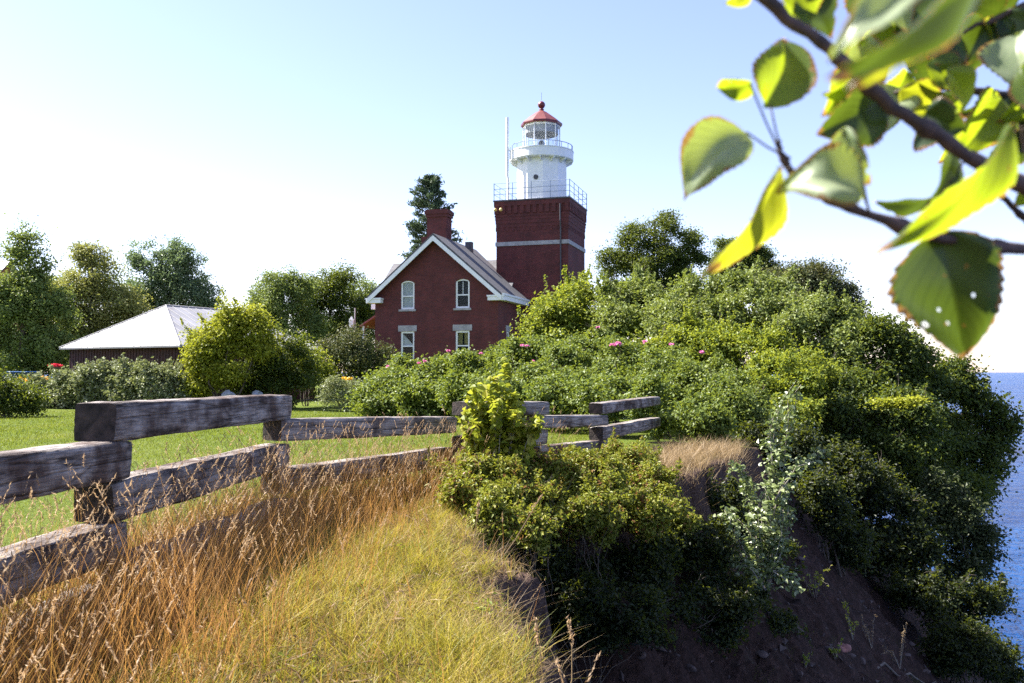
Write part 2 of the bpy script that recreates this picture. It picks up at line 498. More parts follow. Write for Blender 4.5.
wins = [(2.24, 5.9, 7.55, True), (5.92, 5.9, 7.55, True), (2.24, 2.65, 4.5, False), (5.92, 2.65, 4.5, False)]
HW = 0.46
w = MB()
cuts = sorted({0, W, W/2} | {c+s*HW for c, *_ in wins for s in (-1, 1)})
t = 0.32
for a, b in zip(cuts[:-1], cuts[1:]):
    mid = (a+b)/2
    ops = sorted([(z0, z1, arch) for c, z0, z1, arch in wins if abs(mid-c) < HW])
    zb = 0.0
    for z0, z1, arch in ops:
        w.prism([(a, zb), (b, zb), (b, z0), (a, z0)], 0, t)
        zb = (z1, arch)
        if isinstance(zb, tuple) and not arch: zb = z1
        elif arch: zb = z1
    if ops and ops[-1][2]:
        arc = [(a + (b-a)*k/8, zb + 0.16*math.sin(math.pi*k/8)**0.8) for k in range(9)]
        w.prism(arc + [(b, rake(b)), (a, rake(a))], 0, t)
    else:
        w.prism([(a, zb), (b, zb), (b, rake(b)), (a, rake(a))], 0, t)
w.box(0, t, t, 7.4, 0, EZ)
w.box(W-t, W, t, 1.72, 0, EZ); w.box(W-t, W, 2.38, 7.0, 0, EZ)
w.box(W-t, W, 1.72, 2.38, 0, 2.65); w.box(W-t, W, 1.72, 2.38, 4.5, EZ)
wall = w.build('wall', M['brick'], house)
# cross wing walls
CX0, CX1, CY0, CY1, CR = -1.95, 8.2, 4.5, 11.1, 7.8
w = MB()
w.box(CX0, -0.003, CY0, CY0+0.3, 0, EZ)
w.prism([(CY0+0.3, 0), (CY1, 0), (CY1, EZ), (CR, EZ+(CR-CY0)*SL-0.1), (CY0+0.3, EZ)], CX0, CX0+0.3, 'x')
w.box(CX0+0.3, 7.2, CY1-0.3, CY1, 0, EZ)
w.build('wing_wall', M['brick'], house)
# roofs
def slab(mb, a, b, c, d, dz=0.14): mb.solid([a, b, c, d], dz)
OV = 0.34
rf = MB()
ze = EZ - OV*SL
slab(rf, (-OV, -0.45, ze), (W/2, -0.45, AZ), (W/2, 7.7, AZ), (-OV, 7.7, ze))
slab(rf, (W/2+.004, -0.45, AZ-.003), (W+OV, -0.45, ze), (W+OV, 5.5, ze), (W/2+.004, 7.7, AZ-.003))
rf.build('roof', M['shingle'], house)
CZR = EZ + (CR-CY0)*SL - 0.05
rf = MB()
y0 = CY0-OV
slab(rf, (CX0-0.35, y0, ze), (7.5, y0, ze), (7.5, CR, CZR), (CX0-0.35, CR, CZR))
slab(rf, (CX0-0.35, CR+.004, CZR-.003), (7.5, CR+.004, CZR-.003), (7.5, CY1+OV, ze), (CX0-0.35, CY1+OV, ze))
rf.build('roof', M['shingle'], house)
# white rake boards, cornice returns, eaves
tr = MB()
bw = 0.27
for s in (-1, 1):
    xe = W/2 + s*(W/2+OV)
    p = [(W/2, AZ-0.145), (W/2, AZ-0.145-bw*1.2), (xe, ze-0.145-bw*1.15), (xe, ze-0.145)]
    if s > 0: p = p[::-1]
    tr.prism(p, -0.47, -0.40)
tr.build('rake_board', M['white'], house)
tr = MB()
for s in (-1, 1):
    x0, x1 = (-0.46, 0.55) if s < 0 else (W-0.55, W+0.46)
    tr = MB()
    tr.box(x0, x1, -0.398, -0.003, ze-0.44, ze-0.22)
    tr.box(x0-0.05, x1+0.03, -0.43, -0.003, ze-0.218, ze-0.12)
    tr.build('cornice_return', M['white'], house)
tr = MB()
tr.box(W+0.003, W+0.46, 0.0, 5.3, ze-0.42, ze-0.15); tr.box(W+0.40, W+0.52, -0.43, 5.3, ze-0.14, ze-0.02)
tr.build('eave_box', M['white'], house); tr = MB()
tr.box(-0.46, -0.003, 0.0, 4.0, ze-0.42, ze-0.15)
tr.build('eave_box', M['white'], house); tr = MB()
tr.box(CX0-0.3, -0.47, CY0-0.44, CY0-0.003, ze-0.5, ze-0.15)
tr.build('eave_box', M['white'], house)
# windows: frame with glazing bars, pane, sill, head
def window(cx, z0, z1, arch, side=False, curtain=None, hw=HW):
    root = None
    def place(o):
        if side:
            o.rotation_euler = (0, 0, math.pi/2); o.location = (W, 2.05, 0)
        else: o.location = (cx, 0, 0)
    fr = MB()
    fw = 0.11; top = z1
    y0_, y1_ = 0.05, 0.15
    fr.box(-hw, -hw+fw, y0_, y1_, z0, top); fr.box(hw-fw, hw, y0_, y1_, z0, top)
    fr.box(-hw+fw, hw-fw, y0_, y1_, z0, z0+fw)
    zt = top
    if arch:
        outer = [(-hw + 2*hw*k/8, z1 + 0.155*math.sin(math.pi*k/8)**0.8) for k in range(9)]
        inner = [(-hw + 2*hw*k/8, z1 - 0.05 + 0.12*math.sin(math.pi*k/8)**0.8) for k in range(9)]
        for k in range(8): fr.prism([inner[k], inner[k+1], outer[k+1], outer[k]], y0_, y1_)
        zt = z1 + 0.1
    else: fr.box(-hw+fw, hw-fw, y0_, y1_, top-fw, top)
    zm = (z0+z1)/2
    fr.box(-hw+fw, hw-fw, y0_+0.005, y1_-0.02, zm-0.035, zm+0.035)
    if curtain is None: fr.box(-0.015, 0.015, y0_+0.03, y1_-0.03, zm+0.036, zt-0.1)
    f = fr.build('window', M['white'], house); place(f)
    p = MB(); p.box(-hw+0.03, hw-0.03, 0.108, 0.116, z0+0.03, zt-0.02); p.build('pane', M['pane'], f)
    s = MB(); s.box(-hw-0.12, hw+0.12, -0.08, 0.05-0.003, z0-0.13, z0-0.002); s.build('sill', M['stone'], f)
    if not arch:
        l = MB(); l.box(-hw-0.17, hw+0.17, -0.03, 0.12, z1+0.003, z1+0.38); l.build('lintel', M['stone'], f)
    r = MB(); r.box(-hw-0.02, hw+0.02, 0.9, 0.93, z0-0.1, z1+0.3); r.build('dark_interior', M['room'], f)
    if curtain == 'full':
        c = MB()
        n = 14
        for k in range(n):
            a, b = -hw+0.05+(2*hw-0.1)*k/n, -hw+0.05+(2*hw-0.1)*(k+1)/n
            yy = 0.14 + 0.03*(k % 2); y2 = 0.14 + 0.03*((k+1) % 2)
            c.add([(a, yy, z0), (b, y2, z0), (b, y2, zt), (a, yy, zt)], [(0, 1, 2, 3)])
        c.build('curtain', M['curtain'], f, fix=False)
    elif curtain == 'half':
        c = MB()
        c.add([(-hw+0.06, 0.14, z1-0.1), (hw-0.06, 0.14, z1-0.9), (-hw+0.06, 0.14, z1-0.9)], [(0, 1, 2)])
        c.build('curtain', M['curtain'], f, fix=False)
    elif curtain == 'ochre':
        c = MB(); c.box(-hw+0.1, -0.06, 0.2, 0.21, z0+0.9, z1-0.1); c.box(0.06, hw-0.1, 0.2, 0.21, z0+0.9, z1-0.1)
        c.build('curtain', plain('ochre_curtain', (0.45,0.36,0.12), 0.9), f)
    return f
window(*wins[0], curtain='full'); window(*wins[1]); window(*wins[2], curtain='half'); window(*wins[3], curtain='ochre')
window(0, 2.65, 4.5, False, side=True, hw=0.33)
# chimney with shoulder
ch = MB()
ch.box(2.75, 4.1, 1.9, 2.85, 9.0, 12.0)
ch.box(2.68, 4.17, 1.83, 2.92, 12.002, 12.2); ch.box(2.62, 4.23, 1.77, 2.98, 12.202, 12.42)
ch.box(2.35, 2.748, 1.95, 2.8, 9.0, 10.75)
ch.box(2.7, 4.15, 1.85, 2.9, 12.422, 12.5)
ch.build('chimney', M['brick'], house)
ch = MB(); ch.box(4.3, 4.75, 4.9, 5.3, 9.8, 10.75); ch.build('vent', M['shingle'], house)
# porch on the left
pr = MB(); pr.solid([(-1.7, 1.2, 5.0), (-0.003, 1.2, 6.0), (-0.003, 4.0, 6.0), (-1.7, 4.0, 5.0)], 0.12)
po = pr.build('porch_roof', plain('red_shingles', (0.3,0.085,0.08), 0.8), house)
pr = MB()
for yy in (1.4, 3.8): pr.box(-1.55, -1.43, yy-0.06, yy+0.06, 0, 4.98)
pr.build('porch_post', M['white'], po)
# tower
TX0, TX1, TY0, TY1 = 6.3, 11.3, 5.6, 10.6
tw = MB()
tw.box(TX0, TX1, TY0, TY1, 0, 12.1)
tower = tw.build('tower', M['brick'], house)
tw = MB()
for k, zz in enumerate((11.7, 11.95)):
    e = 0.025*(k+1)
    tw.box(TX0-e, TX1+e, TY0-e, TY1+e, zz, zz+0.249)
tw.box(TX0-0.07, TX1+0.07, TY0-0.07, TY1+0.07, 12.2, 13.15)
tw.box(TX0-0.14, TX1+0.14, TY0-0.14, TY1+0.14, 13.152, 13.46)
# a row of small brackets under the cornice and under the belt
def brackets(z0, z1, e0, e1, n, wd):
    for k in range(n):
        f = (k+0.5)/n
        x = TX0-0.15 + f*(TX1-TX0+0.3); y = TY0-0.15 + f*(TY1-TY0+0.3)
        tw.box(x-wd, x+wd, TY0-e1, TY0-e0, z0, z1); tw.box(x-wd, x+wd, TY1+e0, TY1+e1, z0, z1)
        tw.box(TX0-e1, TX0-e0, y-wd, y+wd, z0, z1); tw.box(TX1+e0, TX1+e1, y-wd, y+wd, z0, z1)
brackets(12.62, 13.15, 0.0702, 0.137, 12, 0.13)
brackets(11.45, 11.7, 0.0005, 0.024, 14, 0.08)
tw.box(TX0-0.1, TX1+0.1, TY0-0.1, TY1+0.1, 12.42, 12.54)
tw.build('corbel_table', M['brick'], tower)
tw = MB(); e = 0.06
tw.box(TX0-e, TX1+e, TY0-e, TY1+e, 10.45, 10.72)
tw.build('stone_band', M['stone'], tower)
tw = MB(); tw.tube([(TX1-0.5, TY0-0.2, 13.1), (TX1-0.5, TY0-0.2, 12.0), (TX1-0.5, TY0-0.1, 11.6), (TX1-0.5, TY0-0.1, 3)], 0.05, 8)
tw.build('downpipe', M['darkmetal'], tower)
for x in (6.35, 6.75):
    lm = MB(); lm.lathe([(0.0, 0), (0.09, 0.02), (0.12, 0.12), (0.07, 0.22), (0.0, 0.24)], x, TY0-0.42, 12)
    l = lm.build('wall_lamp', M['lampglow'], tower, smooth=True); l.location.z = 12.75
tw = MB(); tw.box(TX0-0.18, TX1+0.18, TY0-0.18, TY1+0.18, 13.463, 13.56)
deck = tw.build('deck', M['darkmetal'], tower)
# deck railing
rl = MB()
ax0, ax1, ay0, ay1 = TX0-0.13, TX1+0.13, TY0-0.13, TY1+0.13
zb, zt = 13.56, 14.7
per = [(ax0, ay0), (ax1, ay0), (ax1, ay1), (ax0, ay1)]
for k in range(4):
    a, b = per[k], per[(k+1) % 4]
    for zz in (zt, zb+0.76, zb+0.4): rl.tube([(a[0], a[1], zz), (b[0], b[1], zz)], 0.016, 6)
    for j in range(4):
        x, y = a[0]+(b[0]-a[0])*j/4, a[1]+(b[1]-a[1])*j/4
        rl.tube([(x, y, zb), (x, y, zt+0.02)], 0.03 if j == 0 else 0.022, 6)
rl.build('deck_railing', M['rail'], tower)
# lantern drum, gallery and lantern room
LX, LY = 8.8, 8.1
dr = MB()
dr.lathe([(1.78, 13.56), (1.78, 16.57)], LX, LY, 10, 0.0)
dr.lathe([(1.85, 13.561), (1.85, 13.72), (1.78, 13.75)], LX, LY, 10, 0.0)
drum = dr.build('watch_room', M['white'], tower)
vt = MB()
va = math.radians(-88) ; cvx, cvy = LX+1.74*math.cos(va), LY+1.74*math.sin(va)
vt.lathe([(0, 0), (0.15, 0.0), (0.17, 0.04), (0, 0.05)], 0, 0, 16)
v = vt.build('porthole', M['darkmetal'], drum); v.location = (LX+1.70*math.cos(va), LY+1.70*math.sin(va), 15.2); v.rotation_euler = (math.pi/2, 0, va+math.pi/2)
ga = MB()
ga.lathe([(1.5, 16.58), (2.19, 16.58), (2.22, 16.62), (2.22, 17.17), (2.25, 17.19), (2.25, 17.25), (1.2, 17.27)], LX, LY, 48)
gal = ga.build('gallery', M['white'], tower)
for k in range(16):
    pass
for k in range(14):
    bk = MB()
    a = 2*math.pi*k/14
    c, s = math.cos(a), math.sin(a)
    n_ = np.array((-s, c))*0.05
    pts = [(1.70, 16.25), (2.17, 16.5), (2.17, 16.575), (1.70, 16.575)]
    vs = [(LX+r*c+n_[0]*q, LY+r*s+n_[1]*q, z) for q in (-1, 1) for r, z in pts]
    bk.add(vs, [(0,1,2,3), (7,6,5,4), (0,4,5,1), (1,5,6,2), (2,6,7,3), (3,7,4,0)])
    bk.build('bracket', M['white'], gal)
gr = MB()
ring = [(LX+2.16*math.cos(2*math.pi*k/40), LY+2.16*math.sin(2*math.pi*k/40), 17.62) for k in range(41)]
gr.tube(ring, 0.025, 6)
for k in range(20):
    x, y, _ = ring[2*k]; gr.tube([(x, y, 17.25), (x, y, 17.62)], 0.02, 6)
gr.build('gallery_railing', M['rail'], gal)
lr = MB()
NL = 10
lr.lathe([(1.28, 17.27), (1.28, 17.42), (1.22, 17.43)], LX, LY, NL, math.radians(10))
lr.lathe([(1.2, 19.0), (1.3, 19.02), (1.3, 19.2), (1.2, 19.24)], LX, LY, NL, math.radians(10))
for k in range(NL):
    a = 2*math.pi*k/NL + math.radians(10)
    lr.tube([(LX+1.27*math.cos(a), LY+1.27*math.sin(a), 17.4), (LX+1.27*math.cos(a), LY+1.27*math.sin(a), 19.1)], 0.04, 6)
ln = lr.build('lantern_room', M['white'], tower)
gl = MB(); gl.lathe([(1.235, 17.4), (1.235, 19.1)], LX, LY, NL, math.radians(10)); gl.build('glazing', M['lantern_glass'], ln)
li = MB(); li.lathe([(1.16, 18.5), (1.16, 19.05), (0.6, 19.4), (0, 19.5)], LX, LY, 24)
li.build('ceiling_lining', plain('grey_lining', (0.38,0.37,0.38), 0.7), ln)
lp = MB(); lp.lathe([(0.0, 17.1), (0.12, 17.1), (0.10, 17.5), (0.2, 17.62), (0.22, 17.95), (0.12, 18.1), (0, 18.12)], LX, LY, 16)
lp.build('beacon_lamp', M['darkmetal'], ln)
ro = MB(); ro.lathe([(1.2, 19.26), (1.40, 19.24), (1.43, 19.28), (0.95, 19.68), (0.45, 20.04), (0.2, 20.18), (0, 20.2)], LX, LY, NL, math.radians(10))
lroof = ro.build('lantern_roof', M['redroof'], tower)
ro = MB(); ro.lathe([(1.30, 19.12), (1.44, 19.10), (1.46, 19.2), (1.445, 19.276), (1.30, 19.29)], LX, LY, NL, math.radians(10)); ro.build('eave_band', M['darkred'], lroof)
ro = MB(); ro.lathe([(0, 20.14), (0.2, 20.14), (0.15, 20.24), (0.18, 20.32), (0.12, 20.36)] + [(0.26*math.sin(x), 20.62-0.26*math.cos(x)) for x in np.linspace(0.5, math.pi, 9)], LX, LY, 20)
ro.build('ball_vent', M['darkred'], lroof, smooth=True)
ro = MB(); ro.tube([(LX, LY, 20.95), (LX, LY, 21.5)], 0.012, 5); ro.build('lightning_rod', M['darkmetal'], lroof)
fl = MB(); fl.tube([(6.83, 6.6, 13.56), (6.83, 6.6, 15.2), (6.76, 6.6, 15.5), (6.76, 6.6, 19.5)], 0.1, 10)
fl.tube([(6.76, 6.6, 17.4), (6.95, 6.7, 17.2), (6.95, 6.7, 16.6)], 0.06, 8)
fl.build('flue_pipe', M['white'], tower)

# ------------------------------------------------------------------ shed
TB = math.radians(30)
BR = np.array((-18.6, 51.0)); BW, BD = 11.0, 12.0
BO = BR - BW*np.array((math.cos(TB), -math.sin(TB)))
shed = empty('shed', (BO[0], BO[1], 0.15), -TB)
tag(shed, 'low dark red shed with a pale metal hipped roof, left of the lawn', 'shed')
M['shed_wall'] = plain('dark_red_boards', (0.034,0.006,0.006), 0.8, var=0.2)
M['metal_roof'] = plain('pale_sheet_metal', (0.235,0.232,0.245), 0.5, metal=0.0, var=0.14, scale=0.7)
w = MB()
w.box(0.45, BW-0.45, 0.45, BD-0.45, 0, 3.25)
w.build('wall', M['shed_wall'], shed)
w = MB()
for k in range(40):
    x = 0.46 + k*(BW-0.92)/39
    w.box(x-0.03, x+0.03, 0.425, 0.449, 0, 3.2)
    w.box(BW-0.449, BW-0.425, x-0.03+0.3, x+0.03+0.3, 0, 3.2) if x < BD-1.2 else None
w.build('batten', M['shed_wall'], shed)
w = MB()
hz, ez, hi = 6.0, 3.35, 3.46
A1, A2 = (BW/2, hi, hz), (BW/2, BD-hi, hz)
c0, c1, c2, c3 = (0, 0, ez), (BW, 0, ez), (BW, BD, ez), (0, BD, ez)
w.solid([c0, c1, A1], 0.1); w.solid([c1, c2, A2, A1], 0.1); w.solid([c2, c3, A2], 0.1); w.solid([c3, c0, A1, A2], 0.1)
_nt = M['metal_roof'].node_tree; _b = _nt.nodes['Principled BSDF']
_old = _b.inputs['Base Color'].links[0].from_socket
_st = ramp(_nt, noise(_nt, mapping(_nt, coord(_nt), (2.2, 0.5, 0.5)), 1.6, 6, 0.7), [(0.58, (0,0,0)), (0.72, (1,1,1))])
_nt.links.new(mix(_nt, math_n(_nt, 'MULTIPLY', _st, 0.6), _old, (0.14,0.09,0.075)), _b.inputs['Base Color'])
rfo = w.build('roof', M['metal_roof'], shed)
w = MB()
for a, b in ((c0, A1), (c1, A1), (A1, A2)): w.tube([(a[0], a[1], a[2]+0.02), (b[0], b[1], b[2]+0.02)], 0.05, 6)
w.build('ridge_cap', M['stone'], rfo)
w = MB()
for k in range(18):
    x = 0.3 + k*(BW-0.6)/17
    f = 1-abs(x-BW/2)/(BW/2)
    w.tube([(x, 0.0, ez+0.012), (x, hi*f*0.985, ez+(hz-ez)*f*0.985+0.012)], 0.018, 4); w.build('roof_seam', M['metal_roof'], rfo); w = MB()
for k in range(20):
    y = 0.3 + k*(BD-0.6)/19
    f = min(1, y/hi, (BD-y)/hi)
    w.tube([(BW, y, ez+0.012), (BW-BW/2*f*0.985, y, ez+(hz-ez)*f*0.985+0.012)], 0.018, 4); w.build('roof_seam', M['metal_roof'], rfo); w = MB()

# brown house past the left edge
bh = empty('brown_house', (-45.2, 76, 0.1), math.radians(-8))
tag(bh, 'brown house glimpsed at the left edge behind the trees', 'house')
w = MB(); w.box(-9, 0, 0, 8, 0, 8.3); w.prism([(0, 8.302), (8, 8.302), (4, 11.4)], -9, -0.003, 'x')
w.build('wall', plain('brown_boards', (0.28,0.10,0.04), 0.8), bh)
w = MB(); w.solid([(-9.5, -0.6, 8.0), (0.5, -0.6, 8.0), (0.5, 4, 11.7), (-9.5, 4, 11.7)], 0.15); w.solid([(-9.5, 4.004, 11.7), (0.5, 4.004, 11.7), (0.5, 8.6, 8.0), (-9.5, 8.6, 8.0)], 0.15)
w.build('roof', M['metal_roof'], bh)
w = MB(); w.box(-4.6, -3.2, -0.05, 0.05, 4.5, 6.2); w.build('window', M['white'], bh); w = MB(); w.box(-7.6, -6.2, -0.05, 0.05, 4.5, 6.2); w.build('window', M['white'], bh)

# ------------------------------------------------------------------ fence of stacked timbers
def wood_mat():
    m, nt, b, o = new_mat('weathered_timber')
    pos = coord(nt)
    oi = nt.nodes.new('ShaderNodeObjectInfo')
    off = nt.nodes.new('ShaderNodeVectorMath'); off.operation = 'ADD'
    cb = nt.nodes.new('ShaderNodeCombineXYZ')
    for i in range(3): nt.links.new(math_n(nt, 'MULTIPLY', oi.outputs['Random'], 37.0+i*11), cb.inputs[i])
    nt.links.new(pos, off.inputs[0]); nt.links.new(cb.outputs[0], off.inputs[1])
    v = off.outputs[0]
    grain = noise(nt, mapping(nt, v, (1.1, 14, 14)), 1.6, 8, 0.78)
    fine = noise(nt, mapping(nt, v, (3, 70, 70)), 1.5, 4, 0.7)
    blot = noise(nt, v, 2.2, 4, 0.6)
    c = ramp(nt, math_n(nt, 'ADD', math_n(nt, 'MULTIPLY', grain, 0.65), math_n(nt, 'MULTIPLY', fine, 0.35)),
             [(0.34, (0.018,0.015,0.015)), (0.44, (0.135,0.117,0.112)), (0.54, (0.33,0.30,0.288)), (0.68, (0.52,0.485,0.465))])
    c = mix(nt, 1.0, c, ramp(nt, blot, [(0.36, (0.30,0.235,0.21)), (0.55, (1,0.985,0.96))]), 'MULTIPLY')
    crack = nt.nodes.new('ShaderNodeTexVoronoi'); crack.feature = 'DISTANCE_TO_EDGE'
    nt.links.new(mapping(nt, v, (0.35, 5, 5)), crack.inputs['Vector']); crack.inputs['Scale'].default_value = 1.6
    cm = ramp(nt, crack.outputs['Distance'], [(0.0, (0.12,0.1,0.1)), (0.035, (1,1,1))])
    c = mix(nt, 0.6, c, cm, 'MULTIPLY')
    nt.links.new(c, b.inputs['Base Color']); b.inputs['Roughness'].default_value = 0.9; b.inputs['Specular IOR Level'].default_value = 0.2
    h = math_n(nt, 'ADD', math_n(nt, 'ADD', grain, math_n(nt, 'MULTIPLY', fine, 0.5)), math_n(nt, 'MULTIPLY', math_n(nt, 'MINIMUM', crack.outputs['Distance'], 0.05), 14))
    bump(nt, h, 0.9, 0.012, b)
    return m
M['timber'] = wood_mat()
M['endgrain'] = plain('dark_end_grain', (0.045,0.032,0.027), 0.95, var=0.45, scale=14)  # naturally darker end grain, with shade on the ends put into the colour
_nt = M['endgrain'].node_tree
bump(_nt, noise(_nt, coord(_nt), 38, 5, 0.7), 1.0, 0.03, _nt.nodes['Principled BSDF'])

def beam(name, a, b, h, wd, parent, seed, label=None, broken=0.0, taper=0.0):
    """a, b: points on the top right-hand edge; the timber is h deep and wd wide towards the left."""
    rng = np.random.default_rng(seed)
    a = np.array(a, float); b = np.array(b, float)
    L = np.linalg.norm(b-a)
    ax = (b-a)/L
    side = np.array((ax[1], -ax[0], 0)); side /= np.linalg.norm(side)      # to the right
    up = np.cross(side, ax)
    ctr0 = a - side*wd/2 - up*h/2
    nseg = max(10, int(L/0.11)); prof = []
    n = 28
    base = []
    for k in range(n):
        w_ = 2*math.pi*(k+0.5)/n
        c, s = math.cos(w_), math.sin(w_)
        r = (abs(c)**13 + abs(s)**13)**(-1/13)
        base.append((c*r, s*r))
    ph = rng.uniform(0, 6.3, 12)
    vs = []
    for i in range(nseg+1):
        t = i/nseg; x = t*L
        end = 1 - 0.06*max(0, 1-x/0.04) - 0.06*max(0, 1-(L-x)/0.04)
        for k, (c, s) in enumerate(base):
            j = 0.007*math.sin(2.2*x+ph[0]) + 0.005*math.sin(5*x+ph[(k//7) % 12]) + 0.004*math.sin(13*x+ph[(k+5) % 12]*2) + rng.normal()*0.0025
            br = 1.0
            if broken and s > 0.3: br = 1 - broken*max(0, math.sin(5.3*x+ph[0])+0.3*math.sin(17*x+ph[k % 12]))
            xx = x
            if i == 0: xx += 0.012*s*math.sin(ph[1])
            if i == nseg: xx += 0.012*s*math.sin(ph[2])
            vs.append((xx, (c*wd/2*end)*(1+j*3), (s*h/2*end*(1-taper*t))*(1+j*3)*br))
    f4 = []
    for i in range(nseg):
        for k in range(n):
            k2 = (k+1) % n
            f4.append((i*n+k, (i+1)*n+k, (i+1)*n+k2, i*n+k2))
    vs.append((0.0, 0, 0)); vs.append((L, 0, 0))
    c0, c1 = len(vs)-2, len(vs)-1
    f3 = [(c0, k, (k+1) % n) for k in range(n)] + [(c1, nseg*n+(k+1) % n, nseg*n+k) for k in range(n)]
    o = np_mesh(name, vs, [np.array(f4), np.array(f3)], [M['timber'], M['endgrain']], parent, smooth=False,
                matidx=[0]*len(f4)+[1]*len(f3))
    for p in o.data.polygons:
        if p.material_index == 0: p.use_smooth = True
    mt = Matrix(((ax[0], -side[0], up[0], ctr0[0]), (ax[1], -side[1], up[1], ctr0[1]), (ax[2], -side[2], up[2], ctr0[2]), (0, 0, 0, 1)))
    o.matrix_world = mt
    if label: o['label'] = label
    return o
fence = empty('timber_fence', (0, 0, 0))
tag(fence, 'zigzag fence of stacked weathered grey timbers along the bluff', 'fence')
BM = [  # start (x,Y,ztop) end (x,Y,ztop) h w
    ((-2.62,2.6,1.63), (-2.575,6.2,1.54), .262,.27), ((-2.62,2.7,1.10), (-2.575,6.15,1.005), .25,.27), ((-2.62,2.7,0.62), (-2.6,6.1,0.60), .24,.27),
    ((-2.58,5.95,1.80), (-2.31,9.6,1.765), .262,.29), ((-2.58,5.95,1.275), (-2.33,9.6,1.255), .265,.29),
    ((-2.34,9.3,1.525), (-.76,12.65,1.385), .235,.26), ((-2.36,9.3,1.0), (-.78,12.6,.965), .25,.26),
    ((-.604,12.4,1.60), (.585,14.1,1.54), .20,.28), ((-.60,12.4,1.13), (.56,14.1,1.12), .24,.28), ((-.62,12.4,.70), (.56,14.1,.68), .24,.28),
    ((.42,13.75,1.338), (1.70,16.0,1.25), .19,.24), ((.42,13.75,.87), (1.70,16.0,.82), .2,.24),
    ((1.57,15.7,1.465), (3.3,20.2,1.46), .19,.26), ((1.57,15.7,1.04), (3.3,20.2,1.0), .22,.26),
]
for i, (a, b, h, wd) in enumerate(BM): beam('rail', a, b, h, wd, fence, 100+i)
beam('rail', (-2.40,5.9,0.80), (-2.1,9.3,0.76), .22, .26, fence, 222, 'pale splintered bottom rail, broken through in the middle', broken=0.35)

# ------------------------------------------------------------------ plants
def unit(v): return v/(np.linalg.norm(v, axis=-1, keepdims=True)+1e-9)

def leaf_mesh(name, pos, nrm, L, Wd, mat, parent, rng, fold=0.18, axis=None, shape=4, jit=0.35):
    n = len(pos)
    r = rng.normal(size=(n, 3)) if axis is None else axis + rng.normal(size=(n, 3))*jit
    a = unit(r - nrm*np.sum(r*nrm, 1, keepdims=True))
    s = np.cross(nrm, a)
    L = (np.ones(n)*L)[:, None]*rng.uniform(0.65, 1.3, (n, 1)); Wd = L*Wd
    if shape == 4:
        b = pos - a*L*0.5; t = pos + a*L*0.5 - nrm*L*0.12
        mid = pos - a*L*0.06
        r_ = mid + s*Wd*0.5 + nrm*Wd*fold; l_ = mid - s*Wd*0.5 + nrm*Wd*fold
        v = np.stack([b, r_, t, l_], 1).reshape(-1, 3)
        i = np.arange(n)*4
        f = np.concatenate([np.stack([i, i+1, i+2], 1), np.stack([i, i+2, i+3], 1)])
    else:
        b = pos - a*L*0.5; t = pos + a*L*0.5 - nrm*L*0.15
        m1 = pos - a*L*0.2; m2 = pos + a*L*0.16 - nrm*L*0.02
        v = np.stack([b, m1+s*Wd*0.46+nrm*Wd*fold, m2+s*Wd*0.42+nrm*Wd*fold, t, m2-s*Wd*0.42+nrm*Wd*fold, m1-s*Wd*0.46+nrm*Wd*fold], 1).reshape(-1, 3)
        i = np.arange(n)*6
        f = np.concatenate([np.stack([i, i+1, i+2, i+3], 1), np.stack([i, i+3, i+4, i+5], 1)])
    return np_mesh(name, v, f, mat, parent)

def clumps(lobes, n, rng, inner=0.45, zmul=1.0, sub=11):
    """leaf clump centres: every lobe carries sub-lobes (limb ends) on and just under its surface, with gaps between them."""
    C = np.array([l[0] for l in lobes]); Rr = np.array([l[1] for l in lobes])
    SC = []; SR = []; SD = []
    for c, r in zip(C, Rr):
        m = max(5, int(sub*rng.uniform(0.8, 1.25)))
        d = unit(rng.normal(size=(m, 3))+np.array((0, 0, 0.15)))
        rad = r*rng.uniform(0.45, 1.0, m)
        SC.append(c + d*rad[:, None]*np.array((1, 1, zmul))); SR.append(r*rng.uniform(0.2, 0.45, m)); SD.append(d)
    SC = np.concatenate(SC); SR = np.concatenate(SR); SD = np.concatenate(SD)
    w = SR**2; idx = rng.choice(len(SC), n, p=w/w.sum())
    e = unit(rng.normal(size=(n, 3)))
    r = SR[idx]*(inner+(1-inner)*np.sqrt(rng.random(n)))*rng.uniform(0.8, 1.15, n)
    c = SC[idx] + e*r[:, None]*np.array((1, 1, 0.8))
    return c, unit(SD[idx]*0.5+e*0.8), (SC, SR, SD)

